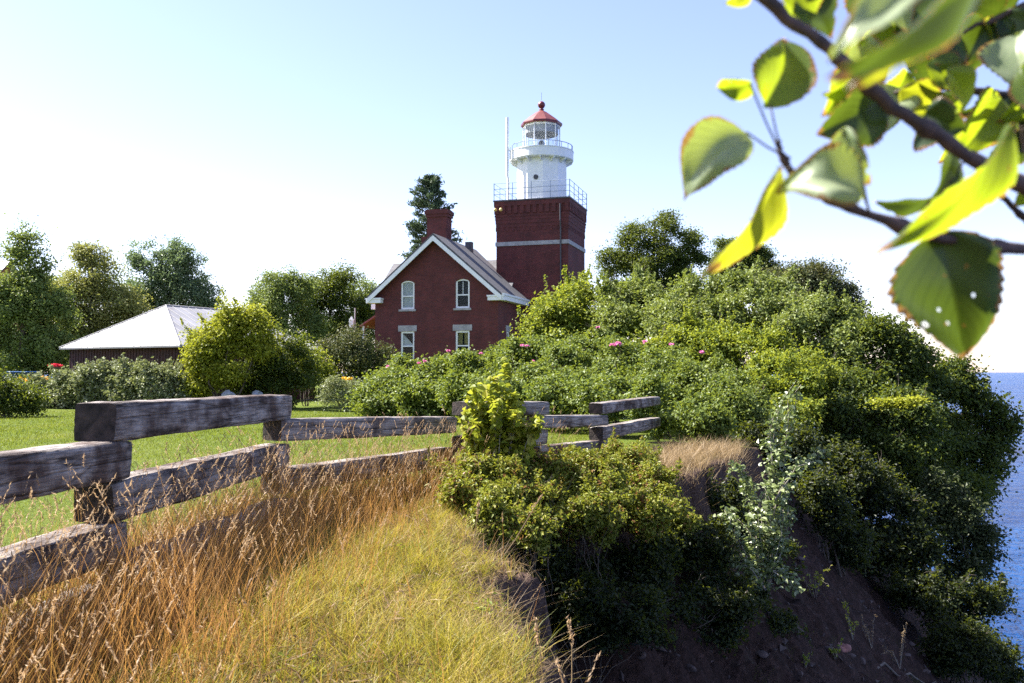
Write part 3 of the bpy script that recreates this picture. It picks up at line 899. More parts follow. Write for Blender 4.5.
def plant(name, label, cat, lobes, mat, n, per, leaf, clump_r, seed, base=None, trunk=True, trunk_r=0.1, aspect=0.6, up=0.6,
          inner=0.45, flat=0.65, zmul=1.0, group=None, parts=('crown', 'trunk'), bark='bark', shape=4, stems=0, twigs=40, keep_above=True, sparse=None, shoots=0, shoot_len=0.5, sub=11):
    rng = np.random.default_rng(seed)
    lobes = [(np.asarray(c, float), float(r)) for c, r in lobes]
    ctr = np.mean([c for c, r in lobes], 0)
    if base is None: base = (ctr[0], ctr[1])
    bz = tz(base[0], base[1])
    root = empty(name, (base[0], base[1], bz))
    tag(root, label, cat, group)
    off = np.array((base[0], base[1], bz))
    cc, d, (SC, SR, SD) = clumps(lobes, n, rng, inner, zmul, sub)
    if sparse is not None:
        c2, d2, _ = clumps([(np.asarray(c, float), r) for c, r in sparse[0]], sparse[1], rng, 0.2, sub=4)
        cc = np.concatenate([cc, c2]); d = np.concatenate([d, d2]); n = len(cc)
    cr = clump_r*rng.uniform(0.5, 1.35, n)
    k = rng.poisson(per, n)
    pos = np.repeat(cc, k, 0)
    g = rng.normal(size=pos.shape)*np.array((1, 1, flat))
    pos = pos + g*np.repeat(cr, k)[:, None]
    dn = np.repeat(d, k, 0)
    nrm = unit(dn*0.55 + np.array((0, 0, up)) + 0.6*rng.normal(size=pos.shape))
    sh_lines = []
    if shoots:
        j = rng.choice(len(SC), shoots)
        dr = unit(SD[j]*np.array((0.7, 0.7, 0.4))+np.array((0, 0, 0.9))+rng.normal(size=(shoots, 3))*0.25)
        st_ = SC[j] + SD[j]*SR[j][:, None]*0.5
        ln_ = shoot_len*rng.uniform(0.5, 1.3, shoots)
        per_s = max(8, int(14*shoot_len/max(leaf, 0.05)*0.5))
        uu = rng.random((shoots, per_s))
        q = st_[:, None]+dr[:, None]*(uu*ln_[:, None])[:, :, None] + rng.normal(size=(shoots, per_s, 3))*(leaf*0.7)*(1.2-uu[:, :, None])
        pos = np.concatenate([pos, q.reshape(-1, 3)]); nrm = np.concatenate([nrm, unit(rng.normal(size=(shoots*per_s, 3))+np.array((0, 0, 0.5)))])
        sh_lines = [(a_, a_+d_*l_) for a_, d_, l_ in zip(st_, dr, ln_)]
    if keep_above:
        ok = pos[:, 2] > terrain(pos[:, 0], pos[:, 1]) + 0.02
        pos = pos[ok]; nrm = nrm[ok]
    leaf_mesh(parts[0], pos-off, nrm, leaf, aspect, mat, root, rng, shape=shape)
    mb = MB()
    if shoots:
        for _ in range(max(5, shoots//5)):
            j = rng.integers(len(SC)); d_ = unit((SD[j]+np.array((0, 0, 0.5))+rng.normal(size=3)*0.4)[None])[0]
            q_, r_ = limb(SC[j]-off, SC[j]+d_*(SR[j]*1.1+shoot_len*0.8)-off, leaf*0.10, leaf*0.025, rng, 5, 0.12)
            mb.tube(q_, r_, 4, False)
            q2_, r2_ = limb(q_[3], q_[3]+unit((d_+rng.normal(size=3)*0.6)[None])[0]*shoot_len*0.5, leaf*0.05, leaf*0.02, rng, 3, 0.12)
            mb.tube(q2_, r2_, 4, False)
    for a_, b_ in sh_lines: mb.tube([a_-off, b_-off], [leaf*0.05, leaf*0.02], 4, False)
    if stems:
        for s in range(stems):
            c = cc[rng.integers(n)]
            st = off + np.array((rng.normal()*0.12*stems**0.5*0.3, rng.normal()*0.12*stems**0.5*0.3, -0.15))
            p, r = limb(st-off, c-off, trunk_r, trunk_r*0.3, rng, 7, 0.10, 0.04)
            mb.tube(p, r, 5, False)
    elif trunk:
        zlow = min(c[2]-r*0.4 for c, r in lobes)
        top = np.array((ctr[0], ctr[1], max(c[2] for c, r in lobes)))
        p, r = limb(np.array((0, 0, -0.6)), top-off, trunk_r, trunk_r*0.25, rng, 10, 0.05)
        mb.tube(p, r, 8, False)
        for c, rad in lobes:
            t = np.clip((c[2]-off[2]-rad*0.9)/max(top[2]-off[2], 0.1), 0.12, 0.9)
            j = min(len(p)-2, int(t*(len(p)-1)))
            q, rr = limb(p[j], c-off, max(r[j]*0.6, 0.02), 0.02, rng, 6, 0.10, 0.06)
            mb.tube(q, rr, 6, False)
            for _ in range(3):
                e = c + unit(rng.normal(size=3))*rad*0.85
                q2, r2 = limb(q[4], e-off, max(rr[4]*0.6, 0.012), 0.006, rng, 4, 0.12)
                mb.tube(q2, r2, 4, False)
    mb.build(parts[1], M[bark], root, smooth=True, fix=False)
    return root

def LB(Y, *items, k=1.0, tilt=0.0):
    """lobes from (pixel x, pixel y, radius in pixels[, depth shift]); tilt: higher lobes stand farther back"""
    out = []
    mp = sum(i[1] for i in items)/len(items)
    for it in items:
        dy = (it[3] if len(it) > 3 else 0) + (mp-it[1])*tilt
        c = P(it[0], it[1], Y+dy); out.append((c, it[2]*k*(Y+dy)/F))
    return out

# ---- far trees
plant('broadleaf_tree', 'tall dark tree with thin bare looking top at the left edge, left of the shed', 'tree',
      LB(62, (20,335,34),(8,302,28),(38,303,26),(28,278,17),(48,345,28),(-18,315,36,2),(15,362,30),(52,320,20),(20,258,9),(32,285,16),(60,300,14)), M['far'], 2900, 16, 0.2, 0.34, 1, sub=19, inner=0.25, base=(-33.5,62), trunk_r=0.28,
      sparse=(LB(62, (24,240,6),(8,246,5),(40,254,6),(22,258,9),(2,260,6),(48,264,6),(23,226,3),(34,238,4),(12,234,3),(28,248,6),(44,243,3),(16,250,6)), 190))
plant('broadleaf_tree', 'dark tree standing behind the gap between the tall left tree and the shed', 'tree',
      LB(76, (-5,335,36),(48,320,30),(60,350,32),(20,355,32),(90,350,30),(120,345,28),(150,340,26),(200,335,26),(175,330,24),(60,290,18),(120,290,20),(140,300,22),(40,300,20),(215,318,14)), M['bluegreen'], 1885, 15, 0.22, 0.4, 2, sub=19, inner=0.25, trunk_r=0.3)
plant('broadleaf_tree', 'olive green tree with a double crown right behind the shed roof', 'tree',
      LB(68, (86,276,24),(100,302,30),(74,302,28),(116,332,30),(70,334,30),(97,258,13),(80,256,10),(110,268,12),(58,312,20),(134,318,20),(60,345,24),(90,350,26),(130,342,24),(44,290,12),(122,300,18),(86,252,8)), M['olive'], 3045, 16, 0.19, 0.34, 3, sub=19, inner=0.25, trunk_r=0.26, bark='palebark',
      sparse=(LB(68, (96,250,6),(80,250,6),(108,254,5)), 40))
plant('broadleaf_tree', 'airy blue green tree behind the right end of the shed roof', 'tree',
      LB(74, (176,274,24),(197,292,21),(165,302,26),(211,302,11),(148,294,18),(182,302,28),(190,262,13),(160,325,26),(200,320,24),(134,300,16),(168,256,10),(136,262,9),(150,275,12)), M['bluegreen'], 2320, 16, 0.19, 0.34, 4, sub=19, inner=0.25, trunk_r=0.26,
      sparse=(LB(74, (134,250,10),(158,258,13),(178,248,12),(172,242,6),(140,268,9),(190,255,8),(150,245,7)), 200))
plant('broadleaf_tree', 'rounded green tree behind the yellow bush, leftmost of the trees left of the house', 'tree',
      LB(84, (276,290,23),(263,302,16),(298,288,20),(285,318,32),(265,328,22),(310,335,24)), M['far'], 2030, 16, 0.21, 0.38, 5, sub=19, inner=0.25, trunk_r=0.28)
plant('broadleaf_tree', 'wide dark tree between the rounded green tree and the house', 'tree',
      LB(88, (322,286,20),(341,282,17),(330,310,30),(308,300,20),(352,315,26),(330,340,28)), M['maple'], 2175, 16, 0.21, 0.38, 6, sub=19, inner=0.25, trunk_r=0.28)
plant('broadleaf_tree', 'dark tree touching the left eave of the brick house', 'tree',
      LB(92, (362,294,18),(374,310,20),(354,288,13),(368,332,26),(345,335,22)), M['far'], 1450, 16, 0.21, 0.38, 7, sub=19, inner=0.25, trunk_r=0.28)
plant('broadleaf_tree', 'tall dense dark tree right of the tower, highest of the right hand trees', 'tree',
      LB(76, (640,238,20),(668,228,16),(690,244,15),(655,262,28),(620,266,18),(690,268,20),(608,254,9),(664,219,8),(640,290,28),(680,290,28)), M['maple'], 3770, 15, 0.18, 0.32, 8, sub=19, inner=0.25, trunk_r=0.32)
plant('broadleaf_tree', 'dark tree partly behind the hanging leaf, right of the tallest right hand tree', 'tree',
      LB(82, (746,254,18),(726,250,13),(762,258,12),(740,274,26),(716,268,10),(765,275,14)), M['maple'], 2320, 15, 0.18, 0.32, 9, sub=19, inner=0.25, trunk_r=0.3)
plant('broadleaf_tree', 'round tree with slightly reddish foliage above the far end of the bushes', 'tree',
      LB(56, (800,288,26),(826,282,18),(842,296,14),(815,274,11),(780,280,13),(790,304,28),(848,308,12)), M['darkbush'], 2900, 13, 0.15, 0.35, 10, sub=19, inner=0.25, base=(17,56), trunk_r=0.2)

# ---- pine behind the house
def conifer(name, label, base, H, seed, rmax):
    rng = np.random.default_rng(seed)
    root = empty(name, (*base, tz(*base))); tag(root, label, 'tree')
    mb = MB(); p, r = limb((0,0,-0.5), (0.1,0.1,H), 0.28, 0.03, rng, 14, 0.015); mb.tube(p, r, 8, False)
    pos = []; ax = []
    z = H*0.16
    while z < H-0.2:
        f = (H-z)/H
        nb = rng.integers(4, 7)
        a0 = rng.uniform(0, 6.28)
        for k in range(nb):
            a = a0 + 6.283*k/nb + rng.normal()*0.25
            Lb = rmax*min(1, ((H-z)/7.5)**0.7+0.06)*rng.uniform(0.55, 1.15)
            dz = Lb*rng.uniform(-0.15, 0.28) if f > 0.25 else Lb*rng.uniform(0.2, 0.7)
            st = np.array((0, 0, z)); en = np.array((Lb*math.cos(a), Lb*math.sin(a), z+dz))
            q, rr = limb(st, en, 0.05*f+0.015, 0.01, rng, 5, 0.06, -0.05)
            mb.tube(q, rr, 4, False)
            m = int(22+Lb*60)
            tt = np.sqrt(rng.uniform(0.08, 1.0, m))
            pp = st + (en-st)*tt[:, None] + rng.normal(size=(m, 3))*np.array((0.22, 0.22, 0.13))*(0.4+0.25*Lb)
            pos.append(pp); ax.append(np.tile(unit((en-st)[None])[0]+np.array((0,0,0.5)), (m, 1)) + rng.normal(size=(m, 3))*0.5)
        z += rng.uniform(0.42, 0.8)*(0.6+0.6*f)
    pos = np.concatenate(pos); ax = np.concatenate(ax)
    n = unit(rng.normal(size=pos.shape)+np.array((0, 0, 0.6)))
    leaf_mesh('crown', pos, n, 0.40, 0.26, M['needles'], root, rng, axis=unit(ax))
    mb.build('trunk', M['bark'], root, smooth=True, fix=False)
conifer('pine_tree', 'tall dark conifer rising behind the chimney', (-6.9, 77), 18.8, 20, 2.7)

# ---- garden side
G_ROSE = 'rose bushes massed behind the fence'
plant('yellow_shrub', 'large yellow leaved bush in front of the right end of the shed', 'shrub',
      LB(44, (222,332,24),(203,345,18),(246,330,20),(256,350,18),(226,358,28),(208,372,20),(235,316,13),(199,360,12),(194,385,12),(262,332,12)), M['yellow'], 2300, 14, 0.15, 0.24, 30, shoots=70, shoot_len=0.8, stems=12, trunk_r=0.05, parts=('foliage', 'stems'))
plant('shrub', 'dark green bush against the right side of the large yellow bush', 'shrub',
      LB(45.5, (278,352,26),(260,365,26),(290,372,26),(250,382,24),(305,385,18),(270,388,26),(295,345,12),(235,388,18),(322,394,10)), M['maple'], 1800, 13, 0.14, 0.24, 34, shoots=30, shoot_len=0.6, stems=12, trunk_r=0.05, parts=('foliage', 'stems'))
plant('shrub', 'small light green bush between the yellow bush and the dark bush', 'shrub',
      LB(48, (308,362,14),(298,350,9),(318,372,12)), M['bright'], 380, 13, 0.13, 0.3, 31, stems=6, trunk_r=0.03, parts=('foliage', 'stems'))
plant('shrub', 'dark round bush hiding the lower left corner of the brick house', 'shrub',
      LB(50, (356,352,24),(338,352,16),(375,358,18),(350,375,24),(378,378,18),(330,372,12)), M['darkbush'], 1300, 13, 0.13, 0.3, 32, stems=10, trunk_r=0.04, parts=('foliage', 'stems'))
gb = plant('flowering_plant', 'low leafy garden plant with a yellow flower head below the dark bush', 'plant',
      LB(42, (340,386,10),(355,390,9),(330,394,9),(346,398,10)), M['garden'], 300, 12, 0.11, 0.2, 33, stems=8, trunk_r=0.015, parts=('foliage', 'stems'))
def flower_part(root, pts, mat, size, seed, name='blossom'):
    rng = np.random.default_rng(seed); b = np.array(root.location)
    for c in pts:
        m = 16
        a = rng.uniform(0, 6.28, m)
        off = np.stack([np.cos(a), np.sin(a), rng.normal(size=m)*0.3], 1)*size*0.35*rng.uniform(0.4, 1, (m, 1))
        pos = np.asarray(c)-b + off
        leaf_mesh(name, pos, unit(off/size + np.array((0, -0.3, 0.8))+rng.normal(size=(m, 3))*0.3), size*0.55, 0.8, mat, root, rng, axis=unit(off))
flower_part(gb, [P(344,378,41.5), P(347,379,41.4), P(350,378.5,41.6)], M['yflower'], 0.25, 3)
# garden bed in front of the shed
bed = [(20,398,11,47,'leaves'),(44,394,12,46,''),(66,386,13,45.5,''),(88,382,15,45,''),(110,381,15,45,''),(132,380,16,44.5,''),(152,381,16,44,''),(172,384,14,44,'')]
lab = ['leafy garden plant with yellow flowers in front of the blue car', 'garden plant left of the shed corner, yellow flowers behind it', 'pale green garden plant under the left corner of the shed', 'pale tall garden plant, second from the left along the shed front',
       'pale tall garden plant before the left half of the shed wall', 'pale tall garden plant before the middle of the shed wall', 'pale tall garden plant before the right half of the shed wall', 'garden plant nearest the yellow bush, at the right end of the bed']
for i, (px, py, r, Y, _) in enumerate(bed):
    o = plant('garden_plant', lab[i], 'plant', LB(Y, (px,py,r),(px-6,py+12,r*0.9),(px+7,py+14,r*0.9),(px+5,py-5,r*0.6),(px-4,py-8,r*0.5)), M['garden'], 420, 12, 0.17, 0.2, 40+i, shoots=34, shoot_len=0.6, stems=14, trunk_r=0.015,
              group='garden plants in the bed before the shed', parts=('foliage', 'stems'))
    if i == 0: flower_part(o, [P(20+3.6*k, 378+(k % 3)*1.5-k*0.2, 46.4+0.1*(k % 2)) for k in range(9)], M['yflower'], 0.28, 9)
plant('shrub', 'dark low bush in the shade at the left edge of the lawn', 'shrub',
      LB(36, (5,392,18),(22,400,14),(-15,390,22),(30,408,8),(8,408,14)), M['maple'], 900, 12, 0.12, 0.25, 50, stems=8, trunk_r=0.03, parts=('foliage', 'stems'))

# ---- rose bushes and thickets at the bluff
R_ = [ (36,[(385,391,24),(368,403,15),(402,377,18),(378,409,14),(410,398,22)],'rose bush at the left end of the thicket, sloping down to the lawn'),
       (34,[(432,382,24),(420,402,24),(445,372,14),(450,402,24)],'rose bush below the left lower window of the brick house'),
       (32,[(478,378,24),(465,400,26),(490,400,26),(462,369,12)],'rose bush below the right lower window of the brick house'),
       (29,[(522,370,26),(510,398,28),(540,395,28),(505,362,14)],'rose bush behind the yellow sapling'),
       (28,[(568,372,28),(555,400,28),(585,392,28),(560,358,14)],'rose bush behind the gap right of the yellow sapling'),
       (26,[(612,374,30),(600,400,28),(632,392,30),(620,358,16)],'rose bush behind the far rails of the fence'),
       (24,[(662,384,32),(650,410,28),(685,398,30),(672,368,18)],'rose bush above the last rail of the fence'),
       (22.5,[(712,400,32),(700,425,28),(735,410,30),(720,380,20)],'rose bush growing over the end of the fence at the bluff edge'),
       (33,[(500,358,12),(540,360,18),(580,358,20),(610,356,18),(640,360,18)],'back row of the rose thicket, against the tower shrubs')]
rose_roots = []
for i, (Y, it, lb) in enumerate(R_):
    o = plant('rose_bush', lb, 'rose bush', LB(Y, *it, tilt=0.13), M['rose'], 1900, 14, 0.0044*Y*0.85, 0.0042*Y*1.3, shoots=40, shoot_len=0.35, sub=16, seed=60+i, stems=16, trunk_r=0.02, group=G_ROSE, parts=('foliage', 'stems'), aspect=0.72)
    rose_roots.append(o)
flower_part(rose_roots[0], [P(388,366,35.0)], M['pink'], 0.16, 1)
flower_part(rose_roots[1], [P(425,361,33), P(419,363,33.2), P(448,351,33)], M['pink'], 0.17, 2)
flower_part(rose_roots[2], [P(481,353,31)], M['pink'], 0.15, 4)
flower_part(rose_roots[3], [P(522,345,28), P(527,346,28), P(533,361,27.8)], M['pink'], 0.16, 5)
flower_part(rose_roots[5], [P(618,343,25), P(613,345,25.2)], M['pink'], 0.2, 6)
flower_part(rose_roots[6], [P(645,341,23.8), P(672,344,23.5), P(702,352,23)], M['pink'], 0.15, 7)
flower_part(rose_roots[8], [P(598,327,32)], M['pink'], 0.16, 8)

SH = [ ('shrub','slender small tree in front of the foot of the tower',38,[(576,302,18),(574,294,9),(552,322,20),(592,318,20),(570,334,26),(536,332,13),(574,290,4)],'bright'),
       ('shrub','grey green shrub right of the tower, beside the slender tree',37,[(620,305,22),(640,296,18),(612,325,24),(650,318,26),(605,296,9)],'willow'),
       ('shrub','grey green shrub under the tallest right hand tree',35,[(690,302,22),(670,310,20),(715,298,18),(700,328,28),(665,330,22)],'willow'),
       ('shrub','grey green shrub behind the tip of the hanging leaf',34,[(745,292,18),(770,292,19),(750,318,30),(785,314,26),(728,312,16)],'willow'),
       ('shrub','grey green shrub under the round reddish tree',31,[(815,318,22),(842,324,21),(806,342,28),(850,350,26)],'willow'),
       ('shrub','fresh green shrub just above the rose bushes',29,[(680,350,20),(708,354,22),(740,362,26),(655,350,13),(725,340,14),(690,335,12)],'bright'),
       ('shrub','fresh green shrub leaning out over the bluff above the pale sapling',26,[(780,374,26),(762,394,22),(800,396,26),(775,352,18),(815,372,20),(790,420,22)],'bright')]
for i, (nm, lb, Y, it, mt) in enumerate(SH):
    plant(nm, lb, 'shrub', LB(Y, *it, tilt=0.05), M[mt], 1700, 14, 0.0045*Y*0.85, 0.0045*Y*1.4, 80+i, shoots=70, shoot_len=0.022*Y, stems=12, trunk_r=0.035, group='shrubs along the bluff top', parts=('foliage', 'stems'))
TR = [ ('shrub','dense green bush on the bluff brow behind the pale sapling',28.5,[(822,402,30),(850,392,28),(800,415,24),(838,425,28),(862,405,22)],'maple',None),
       ('shrub','dense green bush between the two dark trees on the slope',29,[(932,455,28),(940,478,26),(905,475,28),(960,492,22),(925,490,24)],'maple',None),
       ('broadleaf_tree','green tree growing up from the slope behind the big hanging leaf with holes',30,[(882,350,24),(905,352,19),(920,370,25),(890,384,30),(862,376,24),(872,326,14),(900,335,14),(915,400,25)],'maple',(11.2,30)),
       ('broadleaf_tree','dark tree at the right end of the bluff, against the lake',31,[(966,392,19),(986,408,16),(1000,425,14),(970,432,26),(988,458,20),(962,470,28),(942,446,30),(955,372,16),(935,400,24),(1002,440,12)],'maple',(14.2,31)),
       ('broadleaf_tree','leafy tree with one bright yellow green spray, leaning from the middle of the slope',26,[(905,408,20),(880,425,28),(850,410,24),(895,450,24),(840,440,26),(925,430,20)],'maple',(9.2,25)),
       ('shrub','grey leaved bush on the lower slope beside the lake',25,[(955,515,24),(978,540,17),(935,530,22),(960,560,22),(985,562,12),(940,495,18)],'shadewillow',None),
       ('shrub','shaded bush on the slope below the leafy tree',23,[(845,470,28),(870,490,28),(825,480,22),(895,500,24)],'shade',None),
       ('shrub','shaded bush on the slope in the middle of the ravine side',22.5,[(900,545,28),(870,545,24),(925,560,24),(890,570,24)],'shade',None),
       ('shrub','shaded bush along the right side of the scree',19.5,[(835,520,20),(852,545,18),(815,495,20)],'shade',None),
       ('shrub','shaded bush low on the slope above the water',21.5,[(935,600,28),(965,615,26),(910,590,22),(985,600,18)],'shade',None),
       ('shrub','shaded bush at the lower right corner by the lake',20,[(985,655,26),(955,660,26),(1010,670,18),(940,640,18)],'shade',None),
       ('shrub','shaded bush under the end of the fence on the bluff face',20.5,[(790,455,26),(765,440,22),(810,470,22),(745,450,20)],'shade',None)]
for i, (nm, lb, Y, it, mt, bs) in enumerate(TR):
    k = 2300 if i < 5 else 1100
    istree = nm == 'broadleaf_tree'
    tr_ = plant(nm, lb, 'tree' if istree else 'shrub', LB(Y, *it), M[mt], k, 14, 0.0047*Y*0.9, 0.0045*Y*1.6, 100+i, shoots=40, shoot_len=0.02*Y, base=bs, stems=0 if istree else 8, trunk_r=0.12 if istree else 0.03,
          group=None if istree else 'bushes on the shaded slope', parts=('crown', 'trunk') if istree else ('foliage', 'stems'))
    if 'spray' in lb:
        rsp = np.random.default_rng(4); off_ = np.array(tr_.location)
        c_ = np.concatenate([P(px, py, 23.6)+rsp.normal(size=(220, 3))*np.array((0.2, 0.15, 0.06)) for px, py in ((905,404),(898,405),(890,405),(912,400),(884,402))])
        leaf_mesh('sunlit_spray', c_-off_, unit(rsp.normal(size=c_.shape)*0.4+np.array((0, 0, 1))), 0.1, 0.7, M['yellow'], tr_, rsp)  # sunlit spray: its light is put into a yellower leaf colour
# low shrubs on the bluff edge in front of the fence
LOW = [ ('low yellow green shrub at the left end of the bluff edge patch',10.6,[(450,484,22),(478,474,20),(466,500,20),(490,492,24),(438,474,14),(490,518,20),(505,475,18)]),
        ('low yellow green shrub under the yellow sapling',11.4,[(515,482,24),(540,474,20),(505,508,22),(535,505,24),(520,466,14),(530,530,20)]),
        ('low shrub with reddish leaves right of the yellow sapling',12.0,[(575,476,24),(602,476,22),(560,505,24),(592,508,26),(582,460,14),(610,495,20)]),
        ('low green shrub hanging over the broken edge of the bluff',12.2,[(560,520,22),(600,524,22),(525,520,20),(640,518,20),(545,510,18),(580,512,20)]),
        ('low yellow green shrub at the right end of the bluff edge patch',13.4,[(635,472,22),(660,488,22),(625,500,26),(672,508,22),(640,458,14),(612,458,14),(655,520,22)])]
for i, (lb, Y, it) in enumerate(LOW):
    plant('low_shrub', lb, 'shrub', LB(Y, *it, tilt=0.04), M['low'], 1700, 12, 0.055, 0.06, 130+i, stems=25, trunk_r=0.007, group='low shrubs on the bluff edge', parts=('foliage', 'stems'), aspect=0.55, inner=0.3, keep_above=False, shoots=60, shoot_len=0.2)
HANG = [ ('dark growth on the bluff face along the left side of the scree',14.4,[(745,600,18),(765,620,20),(730,585,18),(780,645,18),(755,640,16)]),
         ('dark growth on the steep bluff face low in the middle of the picture',11.3,[(520,590,20),(560,610,24),(600,625,26),(640,620,24),(585,600,22)]),
         ('dark growth on the bluff face left of the scree, low right of the middle',12.8,[(680,610,24),(650,640,20),(715,630,20),(735,610,18),(690,640,16)]),
         ('dark growth hanging from the broken edge under the low shrubs, left part',11.9,[(545,560,24),(575,580,26),(520,555,16),(555,590,18)]),
         ('dark growth hanging from the broken edge under the low shrubs, middle part',12.6,[(610,575,26),(640,585,26),(600,600,20),(650,560,24)]),
         ('dark growth on the bluff face below the right end of the low shrubs',13.6,[(685,540,26),(700,570,26),(670,570,24),(715,545,22),(700,600,22)]),
         ('dark growth under the dry grass shoulder, behind the pale sapling',15.6,[(735,510,24),(725,545,24),(755,530,26),(740,575,26),(770,560,24),(715,500,18)])]
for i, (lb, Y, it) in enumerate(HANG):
    plant('hanging_shrub', lb, 'shrub', LB(Y, *it, tilt=-0.01), M['shade'], 800, 11, 0.07, 0.09, 150+i, stems=16, trunk_r=0.008, group='dark growth on the bluff face', parts=('foliage', 'stems'), keep_above=False, shoots=40, shoot_len=0.25)

def stem_plant(name, label, base, stems, mat, leaf, seed, per_m=40, r=0.012, spread=0.1, aspect=0.75, start=0.3, bark='palebark', shape=6, group=None):
    """stems: polylines in world space; leaves set along them."""
    rng = np.random.default_rng(seed)
    root = empty(name, base); tag(root, label, 'plant', group)
    off = np.array(base); mb = MB(); pos = []; nr = []
    for s in stems:
        s = [np.asarray(p, float) for p in s]
        seg = np.array([np.linalg.norm(b-a) for a, b in zip(s[:-1], s[1:])]); L = seg.sum()
        fine = []
        cum = np.concatenate(([0], np.cumsum(seg)))
        S = np.stack(s)
        tt = np.linspace(0, L, 12)
        pl = np.stack([np.interp(tt, cum, S[:, k]) for k in range(3)], 1) + rng.normal(size=(12, 3))*0.012*np.linspace(0, 1, 12)[:, None]
        mb.tube(list(pl-off), list(np.linspace(r, r*0.25, 12)), 5, False)
        m = int(L*per_m)
        u = rng.uniform(start, 1, m)*L
        q = np.stack([np.interp(u, tt, pl[:, k]) for k in range(3)], 1)
        d = unit(rng.normal(size=(m, 3))); rad = spread*(1.1-0.6*u/L)
        pos.append(q + d*rad[:, None]*rng.uniform(0.3, 1, (m, 1))); nr.append(unit(d*0.4+np.array((0, 0, 0.8))+rng.normal(size=(m, 3))*0.45))
    pos = np.concatenate(pos); nr = np.concatenate(nr)
    leaf_mesh('foliage', pos-off, nr, leaf, aspect, mat, root, rng, shape=shape)
    mb.build('stems', M[bark], root, smooth=True, fix=False)
    return root
rs = np.random.default_rng(5)
b0 = P(497,478,11.9)
st = []
for k in range(44):
    px = 497 + float(np.clip(rs.normal()*22, -42, 42)); topy = 374 + abs(px-497)*1.0 + rs.uniform(-8, 30)
    if k == 0: px, topy = 506, 362
    bx = 497 + (px-497)*0.45
    st.append([P(bx, 482, 11.9+rs.normal()*0.1), P(bx+(px-bx)*0.5, 440, 11.9+rs.normal()*0.15), P(px, topy, 11.9+rs.normal()*0.25)])
stem_plant('sapling', 'bright yellow green sapling clump growing in front of the fence', tuple(b0), st, M['sapling'], 0.11, 6, per_m=46, spread=0.15, start=0.3, r=0.008)
# pale leaved sapling on the bluff
st = []
for (pts, Y) in [([(765,590),(772,530),(778,470),(790,405),(797,385)],13.7), ([(762,590),(745,550),(730,520),(722,510)],13.5), ([(765,585),(760,540),(752,500),(742,475),(735,465)],13.8),
                 ([(768,590),(785,545),(792,510)],13.5), ([(775,500),(790,468),(812,456),(822,453)],13.6), ([(765,590),(755,570),(735,560),(725,562)],13.3), ([(770,570),(790,575),(800,590)],13.4),
                 ([(775,490),(770,450),(775,420),(785,410)],13.9), ([(766,590),(770,550),(765,510),(772,480)],13.6), ([(764,585),(750,535),(748,520)],13.6), ([(770,560),(782,520),(785,490)],13.8)]:
    for j in range(3):
        jit = lambda: rs.normal()*4
        st.append([P(x+jit()*(i > 0), y+jit()*(i > 0), Y+rs.normal()*0.15*(i > 0)) for i, (x, y) in enumerate(pts)])
stem_plant('sapling', 'pale small leaved sapling catching the sun on the dark bluff face', tuple(P(766,592,13.7)), st, M['pale'], 0.08, 11, per_m=52, spread=0.18, start=0.1, r=0.011)

def slope_at(px, py, y0=8, y1=60):
    """where the ray through a pixel meets the ground"""
    Ys = np.linspace(y0, y1, 3000)
    pts = np.stack([P(px, py, Y) for Y in (1.0,)])[0]
    d = pts - np.array((0, 0, CZ))
    q = np.array((0, 0, CZ)) + Ys[:, None]*d
    h = q[:, 2] - terrain(q[:, 0], q[:, 1])
    k = np.argmax(h < 0)
    return q[k] if h[k] < 0 else q[-1]

# small plants on the scree
small = [(815,600,50,'thin sapling with a few yellow leaves beside the pale sapling','sapling'),(853,640,42,'little leafy plant with upright stem on the scree','sapling'),(872,650,50,'dry flower stalks on the scree','straw'),
         (900,668,45,'dry grass tuft with a bent stalk low on the scree','straw'),(835,660,26,'green tuft low on the scree','bright'),(805,668,20,'small green plant at the foot of the frame on the scree','bright')]
for i, (px, py, h, lb, mt) in enumerate(small):
    g = slope_at(px, py); sc = g[1]/F
    sts = []
    for k in range(5):
        a = rs.uniform(0, 6.28); sp = rs.uniform(0.1, 0.65)*h*sc
        sts.append([g+np.array((0, 0, -0.03)), g+np.array((sp*0.4*math.cos(a), sp*0.4*math.sin(a), h*sc*0.5*rs.uniform(0.6, 1))), g+np.array((sp*math.cos(a), sp*math.sin(a), h*sc*rs.uniform(0.3, 1)))])
    stem_plant('slope_plant', lb, tuple(g), sts, M[mt], 0.06 if mt != 'straw' else 0.07, 200+i, per_m=22, spread=0.06, aspect=0.6 if mt != 'straw' else 0.2, r=0.005, group='small plants on the scree')
# stick and stones
g = slope_at(868, 668); g2 = slope_at(940, 690)
mb = MB(); p, r = limb(g-np.array((0.1, 0, 0.0)), g2+np.array((0, 0, 0.05)), 0.03, 0.012, rs, 9, 0.14); mb.tube([q-g for q in p], r, 6)
s = mb.build('fallen_branch', M['bark'], smooth=True, fix=False); s.location = g; tag(s, 'dark fallen branch lying across the scree', 'branch')

